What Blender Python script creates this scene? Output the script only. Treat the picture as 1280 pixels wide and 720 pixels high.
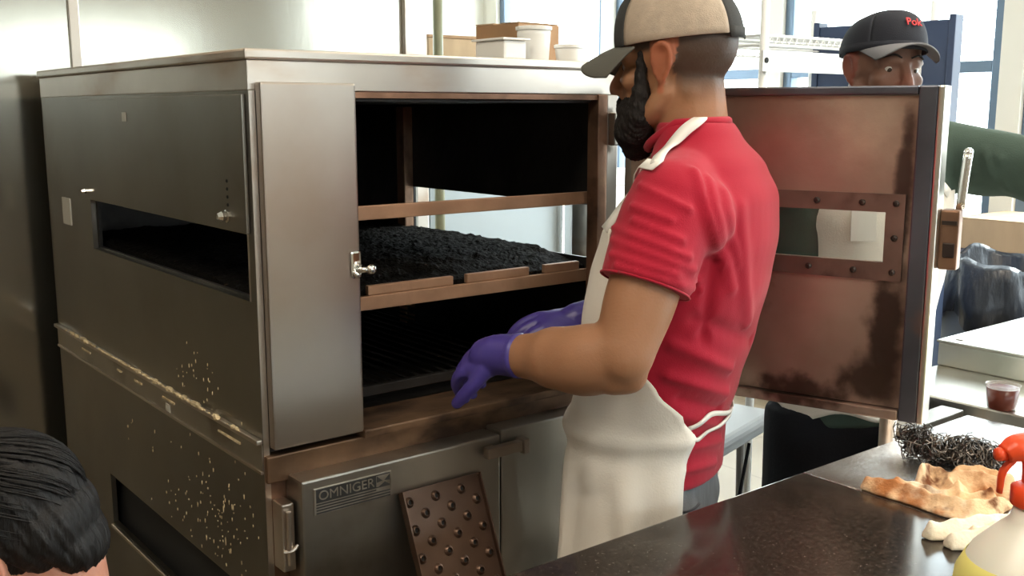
import bpy, bmesh, math, random
import numpy as np
from mathutils import Vector, Matrix, Euler
from mathutils.bvhtree import BVHTree
random.seed(4)
for o in list(bpy.data.objects): bpy.data.objects.remove(o)
SC = bpy.context.scene
COL = SC.collection
# ------------------------------------------------------------------ camera, world, exposure
CAMH, FPX, PITCH = 1.55, 1287.0, math.atan(222/1287.0)
cam = bpy.data.objects.new('camera', bpy.data.cameras.new('camera')); COL.objects.link(cam)
cam.data.sensor_width = 36.0; cam.data.lens = 36.0*FPX/1280; cam.data.clip_start = 0.02
cam.location = (0, 0, CAMH); cam.rotation_euler = (math.pi/2-PITCH, 0, 0)
SC.camera = cam
SC.view_settings.view_transform = 'Standard'; SC.view_settings.look = 'None'
SC.view_settings.gamma = 1; SC.view_settings.use_curve_mapping = False
SC.view_settings.exposure = 0.0
SC.cycles.max_bounces = 8; SC.cycles.diffuse_bounces = 4; SC.cycles.glossy_bounces = 5
SC.cycles.transparent_max_bounces = 12; SC.cycles.sample_clamp_indirect = 6
SKY = 10.0            # strength of the bright overcast sky beyond the windows
LAMP = 21.0          # strength of each ceiling lamp (W)
wd = bpy.data.worlds.new('sky'); SC.world = wd; wd.use_nodes = True
nt = wd.node_tree; bg = nt.nodes['Background']
tc = nt.nodes.new('ShaderNodeTexCoord'); sx = nt.nodes.new('ShaderNodeSeparateXYZ'); rp = nt.nodes.new('ShaderNodeValToRGB')
nt.links.new(tc.outputs['Generated'], sx.inputs[0]); nt.links.new(sx.outputs['Z'], rp.inputs[0])
rp.color_ramp.elements[0].position = 0.0; rp.color_ramp.elements[0].color = (.62, .64, .62, 1)
rp.color_ramp.elements[1].position = 0.12; rp.color_ramp.elements[1].color = (.90, .97, 1, 1)
nt.links.new(rp.outputs[0], bg.inputs[0]); bg.inputs[1].default_value = SKY

sun_d = bpy.data.lights.new('sun', 'SUN'); sun_d.energy = 2.4; sun_d.angle = math.radians(4); sun_d.color = (1, .95, .86)
sun = bpy.data.objects.new('sun', sun_d); COL.objects.link(sun)
sun.rotation_euler = Vector((.70, .62, .40)).to_track_quat('Z', 'Y').to_euler()
# ------------------------------------------------------------------ helpers
CP, SP_ = math.cos(PITCH), math.sin(PITCH)
def P(px, py, Y):                       # a measured point of the place, given its distance
    a = (px-640)/FPX; b = -(py-360)/FPX
    t = Y/(CP+b*SP_)
    return Vector((a*t, Y, CAMH+(b*CP-SP_)*t))
OX, OY = -0.441, 1.75                   # the smoker's front left corner; its axes turn with the kitchen line
ANG = math.atan2(0.6196, 0.785)
KM = Matrix.Translation((OX, OY, 0)) @ Matrix.Rotation(ANG, 4, 'Z')
def K(u, v, z): return KM @ Vector((u, v, z))

def tag(o, label=None, cat=None, group=None, kind=None):
    if label: o['label'] = label
    if cat: o['category'] = cat
    if group: o['group'] = group
    if kind: o['kind'] = kind
    return o
def empty(name, loc=(0, 0, 0), rz=0.0, parent=None):
    o = bpy.data.objects.new(name, None); COL.objects.link(o); o.location = loc; o.rotation_euler = (0, 0, rz)
    o.empty_display_size = .1
    if parent: o.parent = parent
    return o
def thing(name, label, cat, loc=(0, 0, 0), rz=0.0, group=None):
    return tag(empty(name, loc, rz), label, cat, group)
def link_mesh(name, me, m=None, parent=None):
    o = bpy.data.objects.new(name, me); COL.objects.link(o)
    if m is not None:
        for x in (m if isinstance(m, (list, tuple)) else [m]): me.materials.append(x)
    if parent: o.parent = parent
    return o
def obj(name, bm, m, parent=None, smooth=False, label=None):
    me = bpy.data.meshes.new(name); bmesh.ops.recalc_face_normals(bm, faces=bm.faces)
    bm.to_mesh(me); bm.free()
    if smooth:
        for p in me.polygons: p.use_smooth = True
    o = link_mesh(name, me, m, parent)
    if label: o['label'] = label
    return o
def place(o, loc=(0, 0, 0), rz=0.0):
    o.location = loc; o.rotation_euler = (0, 0, rz); return o

def add_box(bm, x0, x1, y0, y1, z0, z1, bev=0.0, mi=0, M=None):
    vs = [bm.verts.new(v) for v in ((x0, y0, z0), (x1, y0, z0), (x1, y1, z0), (x0, y1, z0), (x0, y0, z1), (x1, y0, z1), (x1, y1, z1), (x0, y1, z1))]
    fs = [bm.faces.new([vs[i] for i in f]) for f in ((3, 2, 1, 0), (4, 5, 6, 7), (0, 1, 5, 4), (1, 2, 6, 5), (2, 3, 7, 6), (3, 0, 4, 7))]
    if M is not None:
        for v in vs: v.co = M @ v.co
    for f in fs: f.material_index = mi
    if bev > 0:
        es = list({e for f in fs for e in f.edges})
        r = bmesh.ops.bevel(bm, geom=es, offset=bev, segments=2, affect='EDGES', profile=.6)
        for f in r['faces']: f.material_index = mi
    return fs
def box(x0, x1, y0, y1, z0, z1, bev=0.0):
    bm = bmesh.new(); add_box(bm, x0, x1, y0, y1, z0, z1, bev); return bm
def add_lathe(bm, prof, n=24, M=None, mi=0, cap=True):
    rings = []
    for r, z in prof:
        ring = []
        for i in range(n):
            a = 2*math.pi*i/n; c = Vector((r*math.cos(a), r*math.sin(a), z))
            ring.append(bm.verts.new(M @ c if M is not None else c))
        rings.append(ring)
    for a, b in zip(rings, rings[1:]):
        for i in range(n):
            f = bm.faces.new((a[i], a[(i+1) % n], b[(i+1) % n], b[i])); f.material_index = mi
    if cap:
        bm.faces.new(rings[0][::-1]).material_index = mi; bm.faces.new(rings[-1]).material_index = mi
def spline(pts, n):
    pts = [Vector(p) for p in pts]
    if len(pts) < 3:
        return [pts[0].lerp(pts[-1], i/n) for i in range(n+1)]
    out = []; q = [pts[0]*2-pts[1]]+pts+[pts[-1]*2-pts[-2]]
    for i in range(len(pts)-1):
        a, b, c, d = q[i:i+4]
        for k in range(n):
            t = k/n
            out.append(.5*((2*b)+(c-a)*t+(2*a-5*b+4*c-d)*t*t+(3*b-a-3*c+d)*t**3))
    out.append(pts[-1]); return out
def lerp_list(v, n):
    out = []
    for i in range(len(v)-1):
        for k in range(n):
            t = k/n; t2 = t*t*(3-2*t); out.append(v[i]+(v[i+1]-v[i])*t2)
    out.append(v[-1]); return out
def add_tube(bm, pts, r, n=8, sub=1, flat=1.0, up=None, mi=0, cap=True):
    p = spline(pts, sub) if sub > 1 else [Vector(q) for q in pts]
    rr = r if isinstance(r, (list, tuple)) else [r]*len(pts)
    rr = lerp_list(list(rr), sub) if sub > 1 else list(rr)
    if len(rr) != len(p): rr = [rr[min(len(rr)-1, int(i*len(rr)/len(p)))] for i in range(len(p))]
    nrm = None; rings = []
    for i, c in enumerate(p):
        t = (p[min(i+1, len(p)-1)]-p[max(i-1, 0)])
        if t.length < 1e-9: t = Vector((0, 0, 1))
        t.normalize()
        if nrm is None:
            nrm = Vector(up) if up else (Vector((0, 0, 1)) if abs(t.z) < .9 else Vector((1, 0, 0)))
        nrm = nrm-t*nrm.dot(t)
        if nrm.length < 1e-6: nrm = t.orthogonal()
        nrm.normalize(); bn = t.cross(nrm)
        rings.append([bm.verts.new(c+(nrm*math.cos(a)*flat+bn*math.sin(a))*rr[i]) for a in [2*math.pi*k/n for k in range(n)]])
    for a, b in zip(rings, rings[1:]):
        for k in range(n):
            bm.faces.new((a[k], a[(k+1) % n], b[(k+1) % n], b[k])).material_index = mi
    if cap:
        bm.faces.new(rings[0][::-1]).material_index = mi; bm.faces.new(rings[-1]).material_index = mi
    return rings
def add_ball(bm, c, r, M3=None, sub=3):
    rr = r if isinstance(r, (list, tuple)) else (r, r, r)
    g = bmesh.ops.create_icosphere(bm, subdivisions=sub, radius=1.0)
    c = Vector(c)
    for v in g['verts']:
        q = Vector((v.co.x*rr[0], v.co.y*rr[1], v.co.z*rr[2]))
        v.co = c+(M3 @ q if M3 is not None else q)
def add_limb(bm, pts, radii, n=18, sub=6, up=None, flat=1.0):   # closed tapering limb with rounded ends
    add_tube(bm, pts, list(radii), n=n, sub=sub, up=up, flat=flat)
    add_ball(bm, pts[0], radii[0]*.985); add_ball(bm, pts[-1], radii[-1]*.985)
def add_rings(bm, rings):                                        # closed loft
    vs = [[bm.verts.new(p) for p in r] for r in rings]; n = len(vs[0])
    for a, b in zip(vs, vs[1:]):
        for k in range(n): bm.faces.new((a[k], a[(k+1) % n], b[(k+1) % n], b[k]))
    bm.faces.new(vs[0][::-1]); bm.faces.new(vs[-1])
def baked(o):
    dg = bpy.context.evaluated_depsgraph_get(); dg.update()
    me = bpy.data.meshes.new_from_object(o.evaluated_get(dg))
    old = o.data; o.modifiers.clear(); me.name = old.name; o.data = me; bpy.data.meshes.remove(old); return o
def coords(me):
    a = np.empty(len(me.vertices)*3, 'f'); me.vertices.foreach_get('co', a); return a.reshape(-1, 3)
def normals(me):
    a = np.empty(len(me.vertices)*3, 'f'); me.vertices.foreach_get('normal', a); return a.reshape(-1, 3)
def put(me, a): me.vertices.foreach_set('co', np.asarray(a, 'f').ravel()); me.update()
def blob(name, bm, voxel, smooth, m, parent=None, post=None, label=None):
    """union of closed shapes -> one continuous skin"""
    bmesh.ops.recalc_face_normals(bm, faces=bm.faces)
    me = bpy.data.meshes.new(name); bm.to_mesh(me); bm.free()
    o = link_mesh(name, me, m)
    r = o.modifiers.new('r', 'REMESH'); r.mode = 'VOXEL'; r.voxel_size = voxel; r.adaptivity = 0
    if smooth:
        s = o.modifiers.new('s', 'SMOOTH'); s.factor = .5; s.iterations = smooth
    baked(o)
    if post: put(o.data, post(coords(o.data), normals(o.data)))
    for p in o.data.polygons: p.use_smooth = True
    if len(o.data.materials) == 0:
        o.data.materials.append(m)
    if parent:
        o.parent = parent; o.matrix_parent_inverse = Matrix.Identity(4)
        o.data.transform(Matrix.Translation(-parent.location))
    if label: o['label'] = label
    return o
def toloc(bm, root):                                             # world-built shape under an unrotated root
    for v in bm.verts: v.co -= root.location
    return bm
def rot3(f, up=(0, 0, 1)):                                       # columns: forward, left, up
    f = Vector(f).normalized(); u = Vector(up); l = u.cross(f).normalized(); u = f.cross(l)
    return Matrix((f, l, u)).transposed()
def grid_noise(n, seed, x, y):
    pass

# ------------------------------------------------------------------ materials
def mat(name, col, rough=.5, metal=0.0, spec=.5, noise=None, stains=(), bump=None, rvar=0.0, sss=0.0, coat=0.0, sheen=0.0, alpha=None, emit=None):
    """noise=(scale, amount, stretch xyz); stains=[(colour, scale, threshold, softness, stretch, rough)]; all in object space"""
    m = bpy.data.materials.new(name); m.use_nodes = True; t = m.node_tree; b = t.nodes['Principled BSDF']
    N = t.nodes.new; L = t.links.new
    b.inputs['Roughness'].default_value = rough; b.inputs['Metallic'].default_value = metal
    b.inputs['Specular IOR Level'].default_value = spec; b.inputs['Coat Weight'].default_value = coat
    b.inputs['Sheen Weight'].default_value = sheen
    if sss:
        b.inputs['Subsurface Weight'].default_value = sss; b.inputs['Subsurface Radius'].default_value = (.012, .005, .003); b.inputs['Subsurface Scale'].default_value = 1.0
    tc = N('ShaderNodeTexCoord')
    def nz(scale, stretch, detail=5.0, loc=(0, 0, 0)):
        mp = N('ShaderNodeMapping'); mp.inputs['Scale'].default_value = stretch; mp.inputs['Location'].default_value = loc
        L(tc.outputs['Object'], mp.inputs['Vector'])
        x = N('ShaderNodeTexNoise'); x.inputs['Scale'].default_value = scale; x.inputs['Detail'].default_value = detail
        L(mp.outputs[0], x.inputs['Vector']); return x.outputs['Fac']
    c4 = (*col, 1); cur = None
    rgb = N('ShaderNodeRGB'); rgb.outputs[0].default_value = c4; cur = rgb.outputs[0]
    if noise:
        s, amt, st = noise
        mx = N('ShaderNodeMix'); mx.data_type = 'RGBA'; mx.blend_type = 'MULTIPLY'; mx.inputs['Factor'].default_value = 1
        mr = N('ShaderNodeMapRange'); mr.inputs['From Min'].default_value = .3; mr.inputs['From Max'].default_value = .7
        mr.inputs['To Min'].default_value = 1-amt; mr.inputs['To Max'].default_value = 1+amt
        L(nz(s, st), mr.inputs[0]); L(cur, mx.inputs['A']); L(mr.outputs[0], mx.inputs['B']); cur = mx.outputs['Result']
    rcur = None
    for i, (sc, ss, th, soft, st, sr) in enumerate(stains):
        mx = N('ShaderNodeMix'); mx.data_type = 'RGBA'
        mr = N('ShaderNodeMapRange'); mr.interpolation_type = 'SMOOTHSTEP'
        mr.inputs['From Min'].default_value = th-soft; mr.inputs['From Max'].default_value = th+soft
        L(nz(ss, st, 6.0, (i*3.7+1.3, i*1.9, i*2.3)), mr.inputs[0])
        L(mr.outputs[0], mx.inputs['Factor']); L(cur, mx.inputs['A']); mx.inputs['B'].default_value = (*sc, 1); cur = mx.outputs['Result']
        if sr is not None:
            rx = N('ShaderNodeMix'); L(mr.outputs[0], rx.inputs['Factor'])
            if rcur is None: rx.inputs['A'].default_value = rough
            else: L(rcur, rx.inputs['A'])
            rx.inputs['B'].default_value = sr; rcur = rx.outputs['Result']
    L(cur, b.inputs['Base Color'])
    if rvar:
        mr = N('ShaderNodeMapRange'); mr.inputs['From Min'].default_value = .3; mr.inputs['From Max'].default_value = .7
        mr.inputs['To Min'].default_value = -rvar; mr.inputs['To Max'].default_value = rvar
        L(nz(6, (1, 1, 1)), mr.inputs[0]); ad = N('ShaderNodeMath'); ad.operation = 'ADD'
        if rcur is None: ad.inputs[0].default_value = rough
        else: L(rcur, ad.inputs[0])
        L(mr.outputs[0], ad.inputs[1]); rcur = ad.outputs[0]
    if rcur is not None: L(rcur, b.inputs['Roughness'])
    if bump:
        s, d, st = bump
        bp = N('ShaderNodeBump'); bp.inputs['Strength'].default_value = 1; bp.inputs['Distance'].default_value = d
        L(nz(s, st), bp.inputs['Height']); L(bp.outputs[0], b.inputs['Normal'])
    if alpha is not None: b.inputs['Alpha'].default_value = alpha
    if emit:
        b.inputs['Emission Color'].default_value = (*emit[0], 1); b.inputs['Emission Strength'].default_value = emit[1]
    m.node_tree.nodes['RGB'].label = 'base'
    return m
U1 = (1, 1, 1)
M = {}
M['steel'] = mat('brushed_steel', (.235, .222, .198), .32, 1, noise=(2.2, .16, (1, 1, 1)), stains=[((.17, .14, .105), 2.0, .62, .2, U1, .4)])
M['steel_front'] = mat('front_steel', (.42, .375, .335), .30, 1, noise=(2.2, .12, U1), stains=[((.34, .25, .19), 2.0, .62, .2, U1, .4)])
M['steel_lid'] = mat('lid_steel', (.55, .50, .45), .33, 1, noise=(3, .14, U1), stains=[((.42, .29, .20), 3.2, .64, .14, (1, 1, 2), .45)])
M['steel_dark'] = mat('dull_steel', (.40, .375, .335), .36, 1, noise=(2, .18, U1), stains=[((.15, .12, .09), 3, .66, .12, U1, .5)])
M['wall_steel'] = mat('wall_panel_steel', (.50, .48, .42), .17, 1, noise=(1.2, .08, U1), bump=(5, .0007, (1, 1, .4)))
M['chrome'] = mat('chrome', (.8, .8, .78), .12, 1)
M['white_metal'] = mat('white_painted_metal', (.85, .86, .86), .35)
M['sooty'] = mat('soot_black_steel', (.022, .021, .021), .42, .3, noise=(7, .5, U1), stains=[((.05, .045, .04), 5, .6, .1, U1, .35)], bump=(30, .002, U1))
M['brown_steel'] = mat('heat_browned_steel', (.23, .13, .085), .42, .75, noise=(8, .35, U1), stains=[((.06, .035, .025), 6, .6, .1, U1, .6), ((.42, .27, .17), 4.5, .66, .08, U1, .4)], bump=(40, .0008, U1))
M['copper_bar'] = mat('smoked_tan_bar', (.37, .22, .14), .48, .45, noise=(9, .25, U1), stains=[((.12, .07, .05), 6, .66, .05, (1, 1, .4), .6)], bump=(40, .0008, U1))
M['sill'] = mat('stained_sill', (.21, .125, .075), .4, .7, noise=(7, .4, U1), stains=[((.05, .03, .022), 5, .56, .1, (1, 2, 2), .5), ((.36, .17, .09), 4, .64, .06, U1, .45)], bump=(40, .001, U1))
M['door_pan'] = mat('scorched_door_steel', (.40, .30, .245), .42, .8, noise=(3, .22, U1), stains=[((.24, .135, .105), 2.1, .56, .16, U1, .45), ((.09, .05, .036), 4.2, .66, .08, (1, 1, .7), .55), ((.55, .43, .34), 2.6, .60, .14, U1, .4)], bump=(30, .0012, U1))
M['door_flange'] = mat('blued_door_flange', (.10, .105, .13), .38, .8, noise=(5, .3, U1), stains=[((.22, .11, .07), 4, .62, .1, U1, .5)])
M['door_frame'] = mat('reddish_window_frame', (.18, .115, .095), .5, .7, noise=(10, .3, U1), stains=[((.07, .035, .03), 9, .62, .08, U1, .5)])
M['char'] = mat('black_char', (.005, .0045, .004), .8, 0, spec=.06, noise=(30, .6, U1), stains=[((.05, .034, .024), 60, .72, .04, U1, .5)], bump=(150, .006, U1))
M['hole_shade'] = mat('black_hole_shade', (.008, .008, .008), .8)  # plain black standing in for the shade inside holes and the recess
M['grease'] = mat('tan_grease', (.62, .50, .31), .55, 0, noise=(40, .4, U1))
M['paper'] = mat('white_paper', (.75, .73, .68), .7)
M['sticker'] = mat('dull_paper_sticker', (.50, .48, .43), .6)
M['rivet'] = mat('dark_rivet', (.06, .045, .04), .4, .8)
M['shirt'] = mat('red_knit', (.40, .010, .032), .80, 0, spec=.22, noise=(9, .06, U1), bump=(420, .0004, U1), sheen=.15)
M['apron'] = mat('white_cotton', (.80, .755, .69), .85, 0, spec=.15, noise=(5, .04, U1), stains=[((.70, .60, .48), 3.3, .66, .1, U1, None)], bump=(260, .0006, U1))
M['strap'] = mat('white_strap', (.86, .84, .80), .8, 0, spec=.15)
M['jeans'] = mat('grey_denim', (.20, .21, .23), .85, 0, spec=.15, noise=(60, .14, (1, 1, .2)), stains=[((.30, .31, .33), 5, .62, .12, U1, None)], bump=(300, .0006, U1))
M['thread'] = mat('dark_seam', (.07, .07, .08), .8)
M['glove'] = mat('purple_nitrile', (.060, .042, .245), .40, 0, spec=.5, noise=(14, .12, U1), bump=(60, .001, U1))
M['cap_dark'] = mat('charcoal_cap', (.055, .055, .055), .85, 0, spec=.2, bump=(400, .0005, U1))
M['cap_brim'] = mat('olive_grey_brim', (.125, .12, .105), .8, 0, spec=.2, bump=(400, .0005, U1))
M['cap_mesh'] = mat('beige_mesh', (.47, .38, .30), .85, 0, spec=.2, noise=(60, .1, U1), bump=(500, .001, U1))
M['cap_black'] = mat('black_cap', (.024, .026, .036), .8, 0, spec=.25, bump=(400, .0005, U1))
M['cap_grey'] = mat('grey_brim_cloth', (.20, .20, .22), .8, 0, spec=.2)
M['hair'] = mat('black_hair', (.007, .006, .006), .55, 0, spec=.25, noise=(120, .5, (1, 1, .2)), bump=(150, .003, (1, 1, .15)))
M['beard'] = mat('black_beard', (.014, .011, .010), .7, 0, spec=.25, noise=(150, .5, U1), bump=(190, .004, (1, 1, .3)))
M['eye_white_shaded'] = mat('eyeball', (.50, .46, .42), .3)  # whites darkened in colour for the shade around the eyes
M['iris'] = mat('iris', (.03, .018, .01), .15)
M['green_shirt'] = mat('dark_green_knit', (.050, .078, .064), .85, 0, spec=.2, noise=(12, .15, U1), bump=(300, .0005, U1))
M['black_cloth'] = mat('black_cloth', (.012, .013, .018), .85, 0, spec=.2, bump=(200, .0006, U1))
M['shoe'] = mat('black_leather', (.015, .014, .014), .4)
M['blue_cloth'] = mat('navy_cloth', (.02, .025, .05), .9)
M['granite'] = mat('polished_black_granite', (.022, .017, .014), .16, 0, spec=.55, noise=(160, .5, U1), stains=[((.048, .034, .026), 150, .60, .06, U1, None), ((.075, .058, .048), 240, .68, .04, U1, None)], rvar=.03)
M['counter_steel'] = mat('brushed_counter_steel', (.52, .50, .48), .27, 1, noise=(3, .08, U1), bump=(40, .0006, (1, 40, 1)))
M['table_steel'] = mat('bright_table_steel', (.66, .63, .57), .30, 1, noise=(3, .1, U1), stains=[((.42, .33, .2), 3, .66, .08, U1, .45)])
M['plastic_grey'] = mat('grey_plastic', (.33, .35, .37), .5)
M['frame_grey'] = mat('grey_tube', (.30, .30, .30), .4, .6)
M['tile'] = None
M['paint'] = mat('warm_white_paint', (.80, .77, .70), .7, noise=(1.5, .04, U1))
M['beige'] = mat('beige_paint', (.33, .285, .23), .75, noise=(1.5, .06, U1))
M['ceiling'] = mat('ceiling_board', (.78, .76, .70), .85, noise=(30, .05, U1))
M['mullion'] = mat('blue_grey_aluminium', (.16, .22, .30), .4, .5)
M['navy'] = mat('navy_panel_paint', (.035, .055, .115), .45, noise=(3, .15, U1))
M['olive'] = mat('olive_pipe_paint', (.24, .235, .15), .45, .2, noise=(8, .15, U1))
M['fridge'] = mat('bluish_white_enamel', (.40, .45, .48), .4, noise=(2, .06, U1))
M['card'] = mat('brown_cardboard', (.40, .235, .125), .8, noise=(14, .1, (1, 1, .3)))
M['card_light'] = mat('tan_cardboard', (.52, .36, .22), .8, noise=(14, .1, (1, 1, .3)))
M['tub'] = mat('white_plastic', (.84, .84, .82), .4)
M['bag'] = mat('black_bin_bag', (.022, .027, .040), .30, 0, spec=.6, bump=(16, .012, (1, 1, .35)))
M['bin'] = mat('grey_bin', (.20, .23, .26), .55)
M['wool'] = mat('steel_wool', (.13, .115, .105), .34, .9, noise=(60, .5, U1))
M['rag'] = mat('stained_tan_rag', (.74, .52, .32), .9, 0, spec=.1, noise=(22, .15, U1), stains=[((.40, .16, .06), 11, .53, .09, U1, None), ((.15, .055, .025), 16, .62, .06, U1, None), ((.88, .78, .62), 9, .60, .08, (1.3, .8, 1), None)], bump=(150, .002, U1))
M['rag_pale'] = mat('cream_rag', (.86, .77, .63), .9, 0, spec=.1, noise=(20, .08, U1), stains=[((.70, .48, .28), 10, .64, .08, U1, None)], bump=(150, .002, U1))
M['sauce'] = mat('dark_red_sauce', (.115, .022, .012), .25, spec=.5)
M['clear_rim'] = mat('clear_cup_rim', (.55, .50, .48), .15, alpha=.35)
M['red_plastic'] = mat('red_orange_plastic', (.80, .075, .018), .35)
M['bottle'] = mat('milky_plastic', (.82, .79, .70), .35, sss=.1)
M['label'] = mat('yellow_label', (.80, .72, .22), .5)
M['red_logo'] = mat('red_thread', (.72, .05, .06), .7)
M['plate_silver'] = mat('nameplate_silver', (.50, .46, .40), .38, .9, noise=(20, .2, U1), stains=[((.16, .13, .10), 12, .58, .1, U1, .5)])
M['plate_black'] = mat('nameplate_black', (.022, .022, .022), .5, noise=(30, .3, U1))
M['dimple_plate'] = mat('browned_plate', (.165, .105, .078), .36, .9, noise=(6, .3, U1), stains=[((.08, .055, .045), 4, .56, .12, U1, .5), ((.36, .18, .085), 5, .68, .08, U1, .4)])
M['lamp'] = mat('lamp_diffuser', (.9, .88, .82), .6, emit=((1, .90, .74), 6.0))

# glass that lets the daylight through
def glass_mat(name, tint, refl):
    m = bpy.data.materials.new(name); m.use_nodes = True; t = m.node_tree; t.nodes.clear()
    o = t.nodes.new('ShaderNodeOutputMaterial'); tr = t.nodes.new('ShaderNodeBsdfTransparent'); gl = t.nodes.new('ShaderNodeBsdfGlossy')
    mx = t.nodes.new('ShaderNodeMixShader'); fr = t.nodes.new('ShaderNodeFresnel'); fr.inputs['IOR'].default_value = refl
    tr.inputs[0].default_value = (*tint, 1); gl.inputs['Roughness'].default_value = .03
    ge = t.nodes.new('ShaderNodeNewGeometry'); iv = t.nodes.new('ShaderNodeMath'); iv.operation = 'SUBTRACT'; iv.inputs[0].default_value = 1; t.links.new(ge.outputs['Backfacing'], iv.inputs[1])
    ml = t.nodes.new('ShaderNodeMath'); ml.operation = 'MULTIPLY'; t.links.new(fr.outputs[0], ml.inputs[0]); t.links.new(iv.outputs[0], ml.inputs[1])
    t.links.new(ml.outputs[0], mx.inputs[0]); t.links.new(tr.outputs[0], mx.inputs[1]); t.links.new(gl.outputs[0], mx.inputs[2]); t.links.new(mx.outputs[0], o.inputs[0])
    return m
M['glass'] = glass_mat('window_glass', (.96, .99, .99), 1.45)
M['sooty_glass'] = glass_mat('smoked_glass', (.80, .80, .78), 1.5)

def skin_mat(name, col, hair=(.035, .026, .022), rough=.48):
    m = mat(name, col, rough, 0, spec=.35, noise=(9, .08, U1), sss=.12, bump=(220, .0004, U1))
    t = m.node_tree; b = t.nodes['Principled BSDF']; src = b.inputs['Base Color'].links[0].from_socket
    at = t.nodes.new('ShaderNodeAttribute'); at.attribute_name = 'tone'
    sp = t.nodes.new('ShaderNodeSeparateColor'); t.links.new(at.outputs['Color'], sp.inputs[0])
    mx = t.nodes.new('ShaderNodeMix'); mx.data_type = 'RGBA'; t.links.new(sp.outputs[0], mx.inputs['Factor']); t.links.new(src, mx.inputs['A']); mx.inputs['B'].default_value = (*hair, 1)
    m2 = t.nodes.new('ShaderNodeMix'); m2.data_type = 'RGBA'; t.links.new(sp.outputs[1], m2.inputs['Factor']); t.links.new(mx.outputs['Result'], m2.inputs['A'])
    m2.inputs['B'].default_value = (min(1, col[0]*1.25), col[1]*.62, col[2]*.60, 1)
    t.links.new(m2.outputs['Result'], b.inputs['Base Color']); return m
M['skin_tan'] = skin_mat('tan_skin', (.34, .165, .088))
M['skin_dark'] = skin_mat('brown_skin', (.17, .085, .06), (.02, .016, .016))
M['skin_light'] = skin_mat('rosy_skin', (.50, .23, .16))
def set_tone(o, fn):
    me = o.data; c = coords(me); r, g = fn(c)
    a = me.color_attributes.new('tone', 'FLOAT_COLOR', 'POINT')
    arr = np.zeros((len(c), 4), 'f'); arr[:, 0] = np.clip(r, 0, 1); arr[:, 1] = np.clip(g, 0, 1); arr[:, 3] = 1
    a.data.foreach_set('color', arr.ravel())

# ------------------------------------------------------------------ the room (kitchen axes: u along the smoker's front, v away from it)
U0, U1w, V0, V1w, ZC = -3.6, 3.7, -4.6, 4.3, 3.0
def kstruct(name, bm, m):
    o = obj(name, bm, m); o.matrix_world = KM; o.location = (OX, OY, 0); o.rotation_euler = (0, 0, ANG); o['kind'] = 'structure'; return o
def tile_mat():
    m = mat('tan_floor', (.24, .185, .12), .5, noise=(2.5, .12, U1), stains=[((.20, .15, .095), 1.4, .62, .12, U1, None)])
    t = m.node_tree; b = t.nodes['Principled BSDF']; src = b.inputs['Base Color'].links[0].from_socket
    br = t.nodes.new('ShaderNodeTexBrick'); br.offset = 0; br.inputs['Scale'].default_value = 1; br.inputs['Mortar Size'].default_value = .006
    br.inputs['Brick Width'].default_value = .45; br.inputs['Row Height'].default_value = .45
    tcn = t.nodes.new('ShaderNodeTexCoord'); t.links.new(tcn.outputs['Object'], br.inputs['Vector'])
    mx = t.nodes.new('ShaderNodeMix'); mx.data_type = 'RGBA'; t.links.new(br.outputs['Fac'], mx.inputs['Factor']); t.links.new(src, mx.inputs['A'])
    mx.inputs['B'].default_value = (.19, .145, .095, 1); t.links.new(mx.outputs['Result'], b.inputs['Base Color']); return m
M['tile'] = tile_mat()
kstruct('floor', box(U0-.1, U1w+.1, V0-.1, V1w+.1, -.1, 0), M['tile'])
kstruct('ceiling', box(U0-.1, U1w+.1, V0-.1, V1w+.1, ZC, ZC+.1), M['ceiling'])
kstruct('wall_left', box(U0-.1, U0, V0, V1w, 0, ZC), M['beige'])

def window_wall(axis, at, a0, a1, z0, z1, cuts, name_wall, n0, mwall, trans=None):
    """a wall pierced by windows; cuts = list of (a, b) openings along it"""
    bm = bmesh.new()
    def add(a, b, za, zb):
        if b-a < 1e-4 or zb-za < 1e-4: return
        if axis == 'u': add_box(bm, at, at+.12, a, b, za, zb)
        else: add_box(bm, a, b, at, at+.12, za, zb)
    add(a0, a1, 0, z0); add(a0, a1, z1, ZC); cur = a0
    for a, b in cuts:
        add(cur, a, z0, z1); cur = b
    add(cur, a1, z0, z1)
    kstruct(name_wall, bm, mwall)
    for i, (a, b) in enumerate(cuts):
        fr = bmesh.new(); w = .025
        def fb(p, q, za, zb):
            if axis == 'u': add_box(fr, at+.03, at+.09, p, q, za, zb, .004)
            else: add_box(fr, p, q, at+.03, at+.09, za, zb, .004)
        fb(a, a+2*w, z0, z1); fb(b-2*w, b, z0, z1); fb(a+2*w, b-2*w, z0, z0+2*w); fb(a+2*w, b-2*w, z1-2*w, z1)
        if trans: fb(a+2*w, b-2*w, trans-w, trans+w)
        o = kstruct('window_%d' % (n0+i), fr, M['mullion'])
        g = bmesh.new()
        if axis == 'u': add_box(g, at+.056, at+.062, a+.01, b-.01, z0+.01, z1-.01)
        else: add_box(g, a+.01, b-.01, at+.056, at+.062, z0+.01, z1-.01)
        go = obj('pane', g, M['glass'], o)
window_wall('u', U1w, V0, V1w, .30, 2.72, [(-4.0, -2.9), (-2.8, -1.75), (-1.65, -.60), (-.5, .50), (.6, 1.75), (1.85, 3.0), (3.1, 4.15)], 'wall_right', 1, M['paint'], 1.74)
window_wall('v', V1w, U0, U1w, .9, 2.75, [(-1.2, .1), (.2, 1.5), (1.6, 2.8)], 'wall_back', 8, M['paint'], 1.9)
window_wall('v', V0-.12, U0, U1w, 1.80, 2.25, [(-2.6, -1.0), (-.8, .9), (1.1, 2.9)], 'wall_front', 11, M['beige'])

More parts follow.
